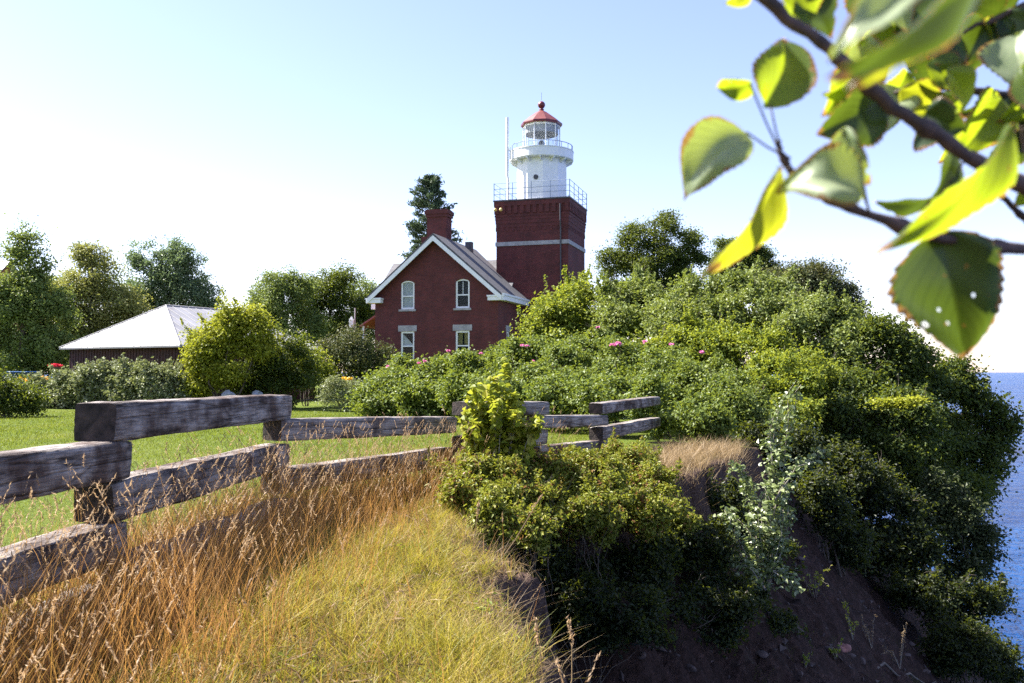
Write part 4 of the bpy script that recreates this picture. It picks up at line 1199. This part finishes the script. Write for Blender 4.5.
def rock(name, label, c, size, seed, mat, group=None):
    rng = np.random.default_rng(seed)
    bm = bmesh.new(); bmesh.ops.create_icosphere(bm, subdivisions=3, radius=1)
    A = unit(rng.normal(size=(6, 3)))
    for v in bm.verts:
        d = np.array(v.co); f = 1
        for k in range(6): f -= 0.55*max(0, float(d @ A[k])-0.45)*1.5
        f += 0.04*math.sin(7*d[0]+seed)*math.sin(6*d[1])
        v.co = Vector(d*f*np.array(size))
    me = bpy.data.meshes.new(name); bm.to_mesh(me); bm.free(); me.materials.append(mat)
    o = bpy.data.objects.new(name, me); COL.objects.link(o); o.location = c; tag(o, label, 'rock', group)
    for p_ in me.polygons: p_.use_smooth = True
    return o
M['redrock'] = plain('reddish_sandstone', (0.26,0.12,0.10), 0.9, var=0.3, scale=8)
M['palerock'] = plain('pale_stone', (0.3,0.32,0.36), 0.8, var=0.2, scale=4)
M['scree'] = plain('scree_stone', (0.075,0.052,0.047), 0.9, var=0.35, scale=8)
g = slope_at(842, 648); rock('stone', 'reddish stone catching the sun on the scree', g, (0.2,0.16,0.12), 4, M['redrock'])
for i, (px, py, r) in enumerate([(830,648,.12),(850,655,.10),(862,662,.13),(880,640,.09),(905,655,.12),(780,620,.08),(760,655,.12),(720,640,.1),(690,668,.12),(640,655,.09),(800,560,.1),(770,545,.08),(925,672,.12)]):
    g = slope_at(px, py)
    rock('stone', 'dull brown stone lying loose on the shaded scree', g, (r, r*0.8, r*0.6), 30+i, M['scree'], 'stones on the scree')
for i, (px, Y, sx, sz, lb) in enumerate([(229,43.2,0.42,0.26,'larger pale boulder in the shade of the yellow bush'),(258,43.4,0.3,0.18,'smaller pale boulder right of the larger one under the yellow bush')]):
    c = P(px, 393, Y); rock('boulder', lb, c, (sx, 0.3, sz), 60+i, M['palerock'])
    # a low heap of earth keeps them at their height
for px, Y in ((245, 42.2),):
    c = P(px, 396, Y)
    gz0 = tz(c[0], c[1])
    rock('earth_mound', 'low earth mound under the pale boulders by the yellow bush', (c[0], c[1], gz0), (1.3, 0.8, max(0.15, P(px,391,Y)[2]-gz0)), 77, M['scree'])

# ------------------------------------------------------------------ small things by the shed and the house
car = empty('parked_car', (-29.6, 55.8, 0.15), math.radians(-8))
car.scale = (1, 1, 1.26)
tag(car, 'blue car mostly hidden behind the yellow flowers left of the shed', 'car')
M['carpaint'] = plain('blue_car_paint', (0.08,0.2,0.5), 0.3, var=0.05)
c = MB()
prof = [(-2.1,0.35),(2.05,0.35),(2.15,0.6),(2.05,0.85),(1.1,0.98),(0.55,1.0),(-1.2,1.02),(-2.0,0.98),(-2.15,0.7)]
c.prism(prof, -0.85, 0.85)
c.build('body', M['carpaint'], car, bevel=0.06)
c = MB()
lo = [(-1.55,-0.78,1.0),(0.95,-0.78,1.0),(0.95,0.78,1.0),(-1.55,0.78,1.0)]; hi_ = [(-1.0,-0.62,1.46),(0.3,-0.62,1.46),(0.3,0.62,1.46),(-1.0,0.62,1.46)]
c.add(lo+hi_, [(3,2,1,0),(0,1,5,4),(1,2,6,5),(2,3,7,6),(3,0,4,7),(4,5,6,7)])
c.build('glazing', M['pane'], car)
c = MB(); c.box(-1.04, 0.34, -0.64, 0.64, 1.463, 1.5)
c.build('roof', M['carpaint'], car, bevel=0.015)
for x in (-1.35, 1.35):
    for y in (-0.82, 0.82):
        c = MB(); c.lathe([(0.0,-0.09),(0.2,-0.1),(0.31,-0.09),(0.32,0),(0.31,0.09),(0.2,0.1),(0.0,0.09)], 0, 0, 20)
        wh = c.build('wheel', M['darkmetal'], car, smooth=True); wh.rotation_euler = (math.pi/2, 0, 0); wh.location = (x, y, 0.32)
fb = P(57, 366, 54.6)
hb = empty('flower_basket', (fb[0], fb[1], tz(fb[0], fb[1]))); tag(hb, 'red flowers in a basket on a post beside the left corner of the shed', 'flowers')
zz = fb[2]-tz(fb[0], fb[1])
c = MB(); c.tube([(0,0,-0.2),(0,0,zz-0.2)], 0.03, 6); c.build('post', M['bark'], hb)
c = MB(); c.lathe([(0,zz-0.25),(0.2,zz-0.22),(0.26,zz-0.05),(0,zz-0.05)], 0, 0, 14); c.build('basket', M['bark'], hb)
rg = np.random.default_rng(8); q = rg.normal(size=(160,3))*np.array((0.15,0.12,0.05))+np.array((0,0,zz+0.02))
leaf_mesh('blossom', q, unit(rg.normal(size=(160,3))+np.array((0,0,1))), 0.12, 0.8, M['redflower'], hb, rg)
pw = P(352, 323, 62)
po_ = empty('post', (pw[0], pw[1], tz(pw[0], pw[1]))); tag(po_, 'thin white post with a small white box above the dark bush left of the house', 'post')
zz = P(352, 308, 62)[2]-tz(pw[0], pw[1])
c = MB(); c.tube([(0.2,0,-0.3),(0.2,0,zz)], 0.05, 8); c.build('pole', M['stone'], po_)
c = MB(); c.box(-0.18, 0.12, -0.12, 0.12, zz-1.35, zz-0.75); c.box(-0.1, 0.04, -0.06, 0.06, zz-0.748, zz-0.6); c.build('box', M['white'], po_, bevel=0.02)

# ------------------------------------------------------------------ grass
def blades(name, base, H, lean, wid, mat, seed, segs=3, curve=0.35, parent=None):
    rng = np.random.default_rng(seed)
    n = len(base)
    a = rng.uniform(0, 2*math.pi, n)
    dirv = np.stack([np.cos(a), np.sin(a), np.zeros(n)], 1)
    b2 = rng.uniform(0, 2*math.pi, n)
    side = np.stack([np.cos(b2), np.sin(b2), np.zeros(n)], 1)
    lean = lean*rng.uniform(0.2, 1.3, n)
    cur = curve*rng.uniform(0.1, 1.3, n)
    rows = []
    for k in range(segs+1):
        t = k/segs
        off = (lean*t + cur*t*t)*H
        c = base + dirv*off[:, None] + np.array((0, 0, 1))*(H*t*(1-0.25*cur*t))[:, None]
        w_ = (wid*(1-0.85*t**1.5))[:, None]
        rows.append((c - side*w_/2, c + side*w_/2))
    tip = c
    V = []
    for k in range(segs): V += [rows[k][0], rows[k][1]]
    V.append(tip)
    m = 2*segs+1
    v = np.stack(V, 1).reshape(-1, 3)
    i = np.arange(n)*m
    quads = [np.stack([i+2*k, i+2*k+1, i+2*k+3, i+2*k+2], 1) for k in range(segs-1)]
    tri = np.stack([i+2*segs-2, i+2*segs-1, i+2*segs], 1)
    return v, quads, tri, tip, dirv

rg = np.random.default_rng(77)
def scatter(n, x0, x1, y0, y1, test):
    x = rg.uniform(x0, x1, n); y = rg.uniform(y0, y1, n)
    ok = test(x, y); x = x[ok]; y = y[ok]
    return np.stack([x, y, terrain(x, y)-0.01], 1)

def patchy(x, y, s=1.0): return 0.5+0.25*np.sin(x*2.3*s+1.3*np.sin(y*1.7*s))+0.25*np.sin(y*2.9*s+1.1*np.sin(x*2.1*s+2))
# short bank grass
def clump_field(x, y, cell, seed, r):
    # distance-based tufts: random tuft centres on a jittered grid
    gx_ = np.floor(x/cell); gy_ = np.floor(y/cell); best = np.zeros(len(x))
    for ox in (-1, 0, 1):
        for oy in (-1, 0, 1):
            h = np.sin((gx_+ox)*127.1+(gy_+oy)*311.7+seed)*43758.5453; a_ = h-np.floor(h)
            h2 = np.sin((gx_+ox)*269.5+(gy_+oy)*183.3+seed)*43758.5453; b_ = h2-np.floor(h2)
            h3 = np.sin((gx_+ox)*19.5+(gy_+oy)*83.3+seed)*4375.5453; c_ = h3-np.floor(h3)
            dd_ = np.hypot(x-(gx_+ox+a_)*cell, y-(gy_+oy+b_)*cell)
            best = np.maximum(best, np.exp(-(dd_/r)**2)*(0.3+0.7*c_))
    return best
def tb(x, y):
    d = edge_dist(x, y); u = x-fence_x(y)
    dens = np.where(u > -0.5, 1.0, 0.0)*(d > 0.03)*(0.12+0.88*sstep(0.02, 0.42, d))*(0.45+0.75*patchy(x, y))
    dens = dens*np.where(y > 12.5, 0.6, 1.0)*(0.22+1.1*clump_field(x, y, 0.24, 3.0, 0.11))
    return rg.random(len(x)) < dens
p = scatter(520000, -3.4, 1.2, 2.4, 15.5, tb)
H = rg.uniform(0.04, 0.25, len(p))*(0.4+0.7*patchy(p[:, 0]+3, p[:, 1], 0.9)+0.5*clump_field(p[:, 0], p[:, 1], 0.24, 3.0, 0.11))
v, q, t3, _, _ = blades('bank_grass', p, H, 0.5, rg.uniform(0.0025, 0.0065, len(p)), None, 1, 3, 0.8)
o = np_mesh('bank_grass', v, q+[t3], M['bank_grass']); tag(o, 'short yellow green grass on the bluff top', 'grass', kind='stuff')
# lying straw and thatch between the tufts
def tth(x, y): return (x-fence_x(y) > -0.3) & (edge_dist(x, y) > 0.03) & (rg.random(len(x)) < 0.5)
p = scatter(26000, -3.2, 1.0, 2.6, 13, tth); p[:, 2] += rg.uniform(0.01, 0.09, len(p))
an = rg.uniform(0, 6.28, len(p))
th = leaf_mesh('thatch', p, unit(rg.normal(size=p.shape)*0.5+np.array((0, 0, 1))), 0.16, 0.022, M['straw'], None, rg, axis=np.stack([np.cos(an), np.sin(an), rg.normal(size=len(p))*0.25], 1), jit=0.05)
tag(th, 'dry straw lying tangled between the grass tufts on the bluff', 'grass', kind='stuff')
# fresh green weeds near the edge
def tw_(x, y): return (edge_dist(x, y) > 0.05) & (edge_dist(x, y) < 1.6) & (rg.random(len(x)) < np.maximum(0, clump_field(x, y, 0.7, 9.0, 0.16)-0.35)*1.6)
p = scatter(60000, -2, 1.0, 3.2, 12.5, tw_); p[:, 2] += rg.uniform(0.01, 0.11, len(p))
wd_ = leaf_mesh('weeds', p, unit(rg.normal(size=p.shape)*0.5+np.array((0, 0, 1))), 0.035, 0.55, M['bright'], None, rg)
tag(wd_, 'small green weeds growing among the grass near the bluff edge', 'weeds', kind='stuff')
# lawn blades
def tl(x, y):
    u = x-fence_x(np.minimum(y, 20)); far = np.clip(9/np.maximum(y, 5), 0.12, 1)
    inview = (np.abs(x) < 0.62*y+1.0)
    return (rg.random(len(x)) < far) & (u < -0.1) & (edge_dist(x, y) > 1.0) & inview
p = scatter(620000, -26, 2.5, 5, 42, tl)
sc = np.clip(p[:, 1]/12, 0.8, 2.2)
H = rg.uniform(0.025, 0.065, len(p))*np.sqrt(sc)
v, q, t3, _, _ = blades('lawn_grass', p, H, 0.4, rg.uniform(0.005, 0.009, len(p))*sc, None, 2, 2, 0.4)
o = np_mesh('lawn_grass', v, q+[t3], M['lawn_grass']); tag(o, 'mown bright green lawn grass between the fence and the house', 'grass', kind='stuff')
# tall dry grass along the fence, with seed heads
def tt_(x, y):
    u = x-fence_x(y); d = edge_dist(x, y)
    dens = 0.9*np.exp(-((u-0.42)/0.40)**2)*(0.38+0.9*clump_field(x, y, 0.3, 5.0, 0.13)) + 0.35*np.exp(-((u+0.25)/0.25)**2) + 0.10*np.exp(-((u-1.0)/0.5)**2) + 0.012
    dens = dens*(d > 0.05)*(0.5+0.8*patchy(x, y, 1.5))*np.where(y > 11.5, 0.35, 1)
    return rg.random(len(x)) < dens
p = scatter(190000, -3.6, 0.8, 2.2, 14, tt_)
n = len(p)
tallk = rg.random(n) < 0.11
near = np.exp(-(((p[:, 0]-fence_x(p[:, 1]))-0.3)/0.7)**2)
H = np.where(tallk, rg.uniform(0.6, 1.15, n), rg.uniform(0.2, 0.72, n))*(0.55+0.45*near)
v, q, t3, tip, dv = blades('dry_grass', p, H, 0.22, np.where(tallk, 0.0034, rg.uniform(0.0028, 0.0055, n)), None, 3, 4, 0.3)
o = np_mesh('dry_grass', v, q+[t3], M['tall_grass']); tag(o, 'tall orange brown dry grass along the foot of the fence', 'grass', kind='stuff')
# seed heads
hs = tip[tallk]; hd = dv[tallk]
m = 9
ax = unit(hd*0.55 + np.array((0, 0, 0.8)))
u = np.linspace(0, 1, m)
Lh = rg.uniform(0.06, 0.13, len(hs))
pos = hs[:, None, :] + ax[:, None, :]*((u-0.85)[None, :, None]*Lh[:, None, None]) + rg.normal(size=(len(hs), m, 3))*0.0016
pos = pos.reshape(-1, 3); axr = np.repeat(ax, m, 0)
so = leaf_mesh('seed_heads', pos, unit(rg.normal(size=pos.shape)), 0.026, 0.22, M['seed'], None, rg, axis=axr, jit=0.16)
tag(so, 'pale seed heads of the dry grass in front of the timbers', 'grass', kind='stuff')
# straw tuft on the far bluff shoulder and hanging fringe at the broken edge
def ts(x, y):
    d = edge_dist(x, y)
    return (d > -0.7) & (d < 1.5) & (rg.random(len(x)) < 0.25+0.75*patchy(x, y, 1.3))
p = scatter(16000, 1.2, 5.0, 14.0, 19, ts)
H = rg.uniform(0.15, 0.42, len(p))
v, q, t3, _, _ = blades('straw_grass', p, H, 0.5, rg.uniform(0.005, 0.01, len(p)), None, 4, 3, 0.7)
o = np_mesh('straw_grass', v, q+[t3], M['straw']); tag(o, 'dry straw coloured grass on the shoulder of the bluff beyond the low shrubs', 'grass', kind='stuff')
def te(x, y):
    d = edge_dist(x, y)
    return (d > -0.06) & (d < 0.25) & (rg.random(len(x)) < 0.16*(0.3+patchy(x, y, 2)))
p = scatter(60000, -1.2, 1.2, 2.4, 13, te)
H = rg.uniform(0.06, 0.3, len(p))
v, q, t3, _, _ = blades('edge_grass', p, H, 0.5, rg.uniform(0.002, 0.004, len(p)), None, 5, 4, 1.1)
o = np_mesh('edge_grass', v, q+[t3], M['straw']); tag(o, 'dry roots and grass hanging along the broken bluff edge', 'grass', kind='stuff')
# gravel and sparse grass on the slope
def tg(x, y):
    d = edge_dist(x, y)
    return (d < -0.3) & (d > -7) & (rg.random(len(x)) < 0.25+0.75*patchy(x, y, 0.8))
p = scatter(9000, -0.5, 10.5, 5, 21, tg)
sz = 0.012+0.035*rg.random(len(p))**4*2.2
oc = np.array([(1,0,0),(0,1,0),(-1,0,0),(0,-1,0),(0,0,1),(0,0,-1)], float)
vv = (p[:, None]+np.array((0,0,0.01)) + oc[None]*sz[:, None, None]*rg.uniform(0.5, 1.3, (len(p), 6, 1))*np.array((1,1,0.7)) + rg.normal(size=(len(p), 6, 3))*sz[:, None, None]*0.25).reshape(-1, 3)
ff = np.array([(0,1,4),(1,2,4),(2,3,4),(3,0,4),(1,0,5),(2,1,5),(3,2,5),(0,3,5)])
gi = (np.arange(len(p))[:, None, None]*6+ff[None]).reshape(-1, 3)
gvl = np_mesh('gravel', vv, gi, M['scree']); tag(gvl, 'loose clods and gravel scattered down the bare slope', 'gravel', kind='stuff')
def tsg(x, y):
    d = edge_dist(x, y)
    return (d < -0.5) & (d > -7) & (rg.random(len(x)) < np.maximum(0, clump_field(x, y, 0.9, 21.0, 0.22)-0.3)*1.5)
p = scatter(90000, -0.5, 10.5, 5, 21, tsg)
H = rg.uniform(0.06, 0.28, len(p))
v, q, t3, _, _ = blades('slope_grass', p, H, 0.5, rg.uniform(0.004, 0.009, len(p)), None, 6, 3, 0.8)
o = np_mesh('slope_grass', v, q+[t3], M['shade']); tag(o, 'dark grass tufts on the shaded slope', 'grass', kind='stuff')
# single dry stalks at the edge
def stalk(label, pts, r, seed):
    rng = np.random.default_rng(seed)
    a = np.asarray(pts[0]); mb = MB(); mb.tube([np.asarray(p)-a for p in pts], list(np.linspace(r, r*0.4, len(pts))), 5)
    o = empty('dry_stalk', tuple(a)); tag(o, label, 'plant', 'dry stalks at the bluff edge')
    mb.build('stem', M['straw'], o, fix=False)
    e = np.asarray(pts[-1])-a; d = unit((np.asarray(pts[-1])-np.asarray(pts[-2]))[None])[0]
    q = e - d*rng.uniform(0, 0.14, 26)[:, None] + rng.normal(size=(26, 3))*0.005
    leaf_mesh('seed_head', q, unit(rng.normal(size=(26, 3))), 0.035, 0.25, M['seed'], o, rng, axis=np.tile(d, (26, 1)))
stalk('long pale stalk leaning across the low shrubs', [P(492,572,8.0), P(515,540,8.1), P(540,498,8.2), P(543,494,8.2)], 0.006, 1)
stalk('thin pale stalk standing at the edge left of the leaning one', [P(470,580,7.6), P(474,540,7.6), P(479,500,7.6)], 0.005, 2)
stalk('dry stalk rising from the lower edge, tallest by the frame bottom', [P(560,720,4.6), P(572,680,4.6), P(572,640,4.65), P(568,618,4.65)], 0.004, 3)
stalk('dry stalk at the lower edge left of the tallest one', [P(545,700,4.7), P(540,650,4.7), P(534,615,4.7)], 0.004, 4)
stalk('short dry stalk at the lower edge near the frame bottom', [P(575,720,4.5), P(566,690,4.5), P(557,660,4.5)], 0.004, 5)

# ------------------------------------------------------------------ branch close to the camera
def near_leaf_mat(name, c1, c2, tc, trans):
    m, nt, b, o = new_mat(name)
    uv = nt.nodes.new('ShaderNodeUVMap'); uv.uv_map = 'UVMap'
    s = nt.nodes.new('ShaderNodeSeparateXYZ'); nt.links.new(uv.outputs[0], s.inputs[0])
    av = math_n(nt, 'ABSOLUTE', s.outputs[1])
    ph = math_n(nt, 'SUBTRACT', math_n(nt, 'MULTIPLY', s.outputs[0], 8.0), math_n(nt, 'MULTIPLY', av, 4.0))
    fr = math_n(nt, 'ABSOLUTE', math_n(nt, 'SUBTRACT', math_n(nt, 'FRACT', ph), 0.5))
    vein = math_n(nt, 'MAXIMUM', math_n(nt, 'LESS_THAN', fr, 0.07), math_n(nt, 'LESS_THAN', av, 0.03))
    n = noise(nt, coord(nt), 60, 4); nsp = noise(nt, coord(nt), 110, 2)
    col = ramp(nt, n, [(0.35, c1), (0.65, c2)])
    spot = ramp(nt, nsp, [(0.70, (0,0,0)), (0.74, (1,1,1))])
    col = mix(nt, math_n(nt, 'MULTIPLY', vein, 0.35), col, (c2[0]*1.3, c2[1]*1.2, c2[2]*1.2))
    col = mix(nt, math_n(nt, 'MULTIPLY', spot, 0.8), col, (0.25,0.10,0.03))
    edge = math_n(nt, 'MULTIPLY', math_n(nt, 'GREATER_THAN', math_n(nt, 'ADD', math_n(nt, 'MAXIMUM', av, math_n(nt, 'MULTIPLY', s.outputs[0], 0.98)), math_n(nt, 'MULTIPLY', n, 0.5)), 1.17), 0.85)
    col = mix(nt, edge, col, (0.2,0.09,0.035))
    nt.links.new(col, b.inputs['Base Color']); b.inputs['Roughness'].default_value = 0.38
    t = nt.nodes.new('ShaderNodeBsdfTranslucent')
    tcol = mix(nt, math_n(nt, 'MULTIPLY', vein, 0.75), tc, (tc[0]*0.6, tc[1]*0.62, tc[2]*0.5))
    tcol = mix(nt, math_n(nt, 'MULTIPLY', spot, 0.8), tcol, (0.4,0.16,0.03))
    tcol = mix(nt, edge, tcol, (0.35,0.17,0.04))
    nt.links.new(tcol, t.inputs[0])
    mx = nt.nodes.new('ShaderNodeMixShader'); mx.inputs[0].default_value = trans
    nt.links.new(b.outputs[0], mx.inputs[1]); nt.links.new(t.outputs[0], mx.inputs[2]); nt.links.new(mx.outputs[0], o.inputs['Surface'])
    return m
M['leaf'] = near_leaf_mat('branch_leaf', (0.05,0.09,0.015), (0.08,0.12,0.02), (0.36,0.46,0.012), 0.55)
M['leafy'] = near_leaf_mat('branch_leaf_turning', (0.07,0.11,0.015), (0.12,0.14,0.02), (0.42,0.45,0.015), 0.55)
M['leafd'] = near_leaf_mat('branch_leaf_shaded', (0.016,0.036,0.009), (0.026,0.05,0.012), (0.10,0.15,0.01), 0.35)  # darker leaf copy: shade from overlapping leaves is put into its colour
M['leafp'] = near_leaf_mat('branch_leaf_pale_glare', (0.20,0.26,0.14), (0.30,0.35,0.22), (0.36,0.44,0.06), 0.38)  # pale underside, with sun glare also put into the colour

tree_root = empty('overhanging_tree', (1.75, 0.9, tz(1.75, 0.9)))
tag(tree_root, 'tree branch with large toothed leaves hanging into the upper right corner, close to the camera', 'tree')
TO = np.array(tree_root.location)
mb = MB()
trunk_pts = [np.array((1.75,0.9,tz(1.75,0.9)-0.4)), np.array((1.72,0.9,0.6)), np.array((1.6,0.88,1.5)), np.array((1.5,0.85,2.3)), np.array((1.5,0.8,3.2))]
mb.tube([q-TO for q in trunk_pts], [0.09,0.08,0.065,0.05,0.03], 10)
mb.build('trunk', M['bark'], tree_root, smooth=True)
def twig(pts, r0, r1):
    Q = [P(*p) if not isinstance(p, np.ndarray) else p for p in pts]
    Q = np.stack(Q); tt = np.linspace(0, len(Q)-1, (len(Q)-1)*6+1)
    k = np.arange(len(Q))
    C_ = np.stack([np.interp(tt, k, Q[:, i]) for i in range(3)], 1)
    for _ in range(2): C_[1:-1] = (C_[:-2]+2*C_[1:-1]+C_[2:])/4
    rng = np.random.default_rng(len(pts)*7+int(abs(Q[0][0])*1000))
    C_ += rng.normal(size=C_.shape)*r0*0.12
    rad = np.linspace(r0, r1, len(C_))*(1+0.10*rng.normal(size=len(C_)))
    rad[::7] *= 1.3
    mb = MB(); mb.tube([c-TO for c in C_], list(rad), 8)
    mb.build('branch', M['twig'], tree_root, smooth=True)
twig([np.array((1.5,0.85,2.35)), np.array((1.05,0.83,2.28)), (1040,200,0.8), (965,152,0.78), (890,106,0.76), (830,48,0.75), (765,2,0.74), (720,-40,0.74)], 0.0085, 0.0042)
twig([np.array((1.55,0.86,1.9)), (1100,262,0.85), (1024,250,0.8), (940,240,0.78), (860,212,0.77), (800,186,0.76), (782,158,0.75), (778,142,0.75)], 0.007, 0.0022)
twig([np.array((1.5,0.85,2.2)), (1060,100,1.05), (1000,94,1.0), (940,86,0.98), (895,92,0.97)], 0.007, 0.002)
twig([np.array((1.05,0.83,2.28)), (1060,-10,1.0), (1005,14,0.98), (962,32,0.97)], 0.006, 0.002)
twig([(1080,290,0.9), (1024,218,0.9), (998,192,0.88), (975,165,0.85)], 0.004, 0.002)

def toothed_leaf(base, tip, width, depth, roll, mat, seed, fold=0.25, curl=0.25, tipdz=0.0, holes=(), petiole=None, bend=0.0):
    """base, tip: pixels; the blade is a real ovate leaf turned about its own midrib by roll degrees."""
    rng = np.random.default_rng(seed)
    b = P(base[0], base[1], depth); t = P(tip[0], tip[1], depth+tipdz)
    L = np.linalg.norm(t-b); a = (t-b)/L
    view = unit((np.array((0, 0, CZ))-(b+t)/2)[None])[0]
    n0 = unit((view - a*(view @ a))[None])[0]
    s0 = np.cross(a, n0)
    rr = math.radians(roll)
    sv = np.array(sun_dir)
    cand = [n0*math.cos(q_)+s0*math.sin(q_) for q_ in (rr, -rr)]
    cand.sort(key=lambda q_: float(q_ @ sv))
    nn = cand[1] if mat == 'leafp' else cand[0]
    ss = np.cross(a, nn)
    Wd = width*depth/F
    nu, nvv = 72, 37
    vs = []; uv = []
    for i in range(nu+1):
        u = i/nu
        prof = (math.sin(math.pi*u**0.72)**0.8)*(1-0.25*u)*1.08 if 0 < u < 1 else 0.0
        tooth = 1+0.10*(((u*13) % 1)-0.5)
        asym = (1+0.13*math.sin(5*u+seed*1.7), 1+0.13*math.sin(6*u+seed*2.9))
        for j in range(nvv):
            q = j/(nvv-1)*2-1
            wv = q*prof*Wd/2*(tooth if abs(q) > 0.9 else 1.0)*asym[0 if q < 0 else 1]
            z = fold*abs(q)*prof*Wd/2 + curl*L*(-(u-0.4)**2) + bend*Wd*q*q*q*prof*0.4 + 0.03*L*math.sin(u*11+seed)*q*abs(q) + 0.018*L*math.sin(8*u+4*q+seed)
            vs.append(b + a*(u*L) + ss*wv + nn*z - TO); uv.append((u, q))
    f = []
    for i in range(nu):
        for j in range(nvv-1):
            u = (i+0.5)/nu; q = ((j+0.5)/(nvv-1))*2-1
            if any((u-hu)**2+((q-hq)*0.4)**2 < hr*hr for hu, hq, hr in holes): continue
            f.append((i*nvv+j, (i+1)*nvv+j, (i+1)*nvv+j+1, i*nvv+j+1))
    o = np_mesh('leaf', vs, np.array(f), M[mat], tree_root, smooth=True, uv=uv)
    if petiole:
        pb = P(*petiole); mid = (pb+b)/2 + np.array((0, 0, -0.002))
        mb = MB(); mb.tube([pb-TO, mid-TO, b-TO], [0.0011, 0.0009, 0.0009], 5)
        mb.build('leaf_stalk', M['twig'], o, smooth=True)
    return o
NL_ = [   # base pixel, tip pixel, width px, depth, roll, kind, tip depth shift, stalk foot, curl, bend
 ((770,104),(796,30),52,0.74,30,'leaf',0.03,(781,150,0.75),0.5,0.5),
 ((750,84),(714,94),36,0.73,25,'leaf',0.02,(782,156,0.75),0.9,0.9),
 ((746,132),(668,184),44,0.72,42,'leafp',0.03,(790,158,0.75),1.1,0.9),
 ((788,168),(718,282),52,0.72,42,'leafy',0.0,(800,187,0.76),0.5,0.6),
 ((864,186),(776,172),46,0.66,48,'leafp',0.03,(870,214,0.77),0.9,0.8),
 ((842,130),(862,192),34,0.68,35,'leafp',0.02,(870,214,0.77),0.7,0.5),
 ((886,98),(822,134),58,0.78,10,'leafd',0.0,(892,106,0.76),0.5,0.4),
 ((880,80),(826,98),40,0.79,30,'leaf',0.0,(892,106,0.76),0.4,0.4),
 ((1000,-40),(846,88),70,0.36,45,'leafd',0.0,None,0.3,0.3),
 ((990,-20),(858,100),34,0.37,62,'leafy',0.02,None,0.3,0.2),
 ((930,-20),(826,44),42,0.42,50,'leafp',0.0,None,0.5,0.4),
 ((1022,128),(898,262),62,0.62,46,'leaf',0.0,(1032,196,0.8),0.5,0.4),
 ((940,232),(968,362),96,0.78,8,'leafd',0.02,(940,240,0.78),0.4,0.5),
 ((932,202),(878,207),24,0.8,35,'leafd',0.0,(965,160,0.8),0.5,0.4),
 ((955,150),(935,205),30,0.8,40,'leafd',0.0,(965,160,0.8),0.5,0.4),
 ((1004,96),(962,156),50,0.98,15,'leaf',0.0,None,0.5,0.4),
 ((1012,92),(1018,160),48,1.0,25,'leafd',0.02,None,0.5,0.4),
 ((1030,120),(988,172),44,1.02,30,'leafd',0.02,None,0.5,0.4),
 ((900,92),(950,104),36,0.96,35,'leafy',0.0,None,0.5,0.4),
 ((905,88),(880,130),40,0.97,25,'leafp',0.0,None,0.5,0.4),
 ((950,30),(935,82),44,0.97,20,'leafd',0.0,None,0.5,0.4),
 ((960,34),(915,60),40,0.97,20,'leaf',0.0,None,0.5,0.4),
 ((986,18),(966,64),40,0.98,15,'leafd',0.0,None,0.5,0.4),
 ((995,16),(1000,58),34,0.98,35,'leaf',0.0,None,0.5,0.4),
 ((1006,10),(1030,58),44,0.98,20,'leafd',0.0,None,0.5,0.4),
 ((1000,15),(958,0),40,0.99,20,'leafd',0.0,None,0.5,0.4),
 ((1020,0),(985,-8),40,0.99,20,'leafd',0.0,None,0.5,0.4),
 ((752,-14),(728,5),26,0.74,30,'leafy',0.0,None,0.5,0.4),
 ((786,-24),(806,30),50,0.76,30,'leaf',0.0,None,0.5,0.4),
 ((800,-10),(835,36),44,0.77,25,'leafd',0.0,None,0.5,0.4),
 ((925,-30),(900,30),50,0.86,20,'leafd',0.0,None,0.5,0.4),
 ((868,-20),(880,40),50,0.9,15,'leafd',0.0,None,0.5,0.4),
 ((905,5),(862,50),44,0.88,25,'leaf',0.0,None,0.5,0.4),
 ((930,60),(960,90),36,0.95,25,'leaf',0.0,None,0.5,0.4),
 ((1060,150),(1022,205),50,0.85,25,'leaf',0.0,None,0.5,0.4),
 ((1080,60),(1040,110),60,0.95,20,'leafd',0.0,None,0.5,0.4),
 ((1090,0),(1050,40),60,0.95,25,'leaf',0.0,None,0.5,0.4),
]
rl_ = np.random.default_rng(41)
for k in range(26):
    bx, by = rl_.uniform(850, 1060), rl_.uniform(-30, 120)
    if bx < 900 and by > 70: by -= 60
    ang = rl_.uniform(0.3, 2.8); ln = rl_.uniform(42, 70)
    NL_.append(((bx, by), (bx-ln*math.cos(ang)*0.9, by+ln*math.sin(ang)), rl_.uniform(30, 46), rl_.uniform(0.8, 1.25), rl_.uniform(8, 45), ['leaf', 'leafd', 'leafd', 'leaf', 'leafp'][k % 5], rl_.uniform(-0.03, 0.03), None, rl_.uniform(0.3, 0.9), rl_.uniform(0.2, 0.8)))
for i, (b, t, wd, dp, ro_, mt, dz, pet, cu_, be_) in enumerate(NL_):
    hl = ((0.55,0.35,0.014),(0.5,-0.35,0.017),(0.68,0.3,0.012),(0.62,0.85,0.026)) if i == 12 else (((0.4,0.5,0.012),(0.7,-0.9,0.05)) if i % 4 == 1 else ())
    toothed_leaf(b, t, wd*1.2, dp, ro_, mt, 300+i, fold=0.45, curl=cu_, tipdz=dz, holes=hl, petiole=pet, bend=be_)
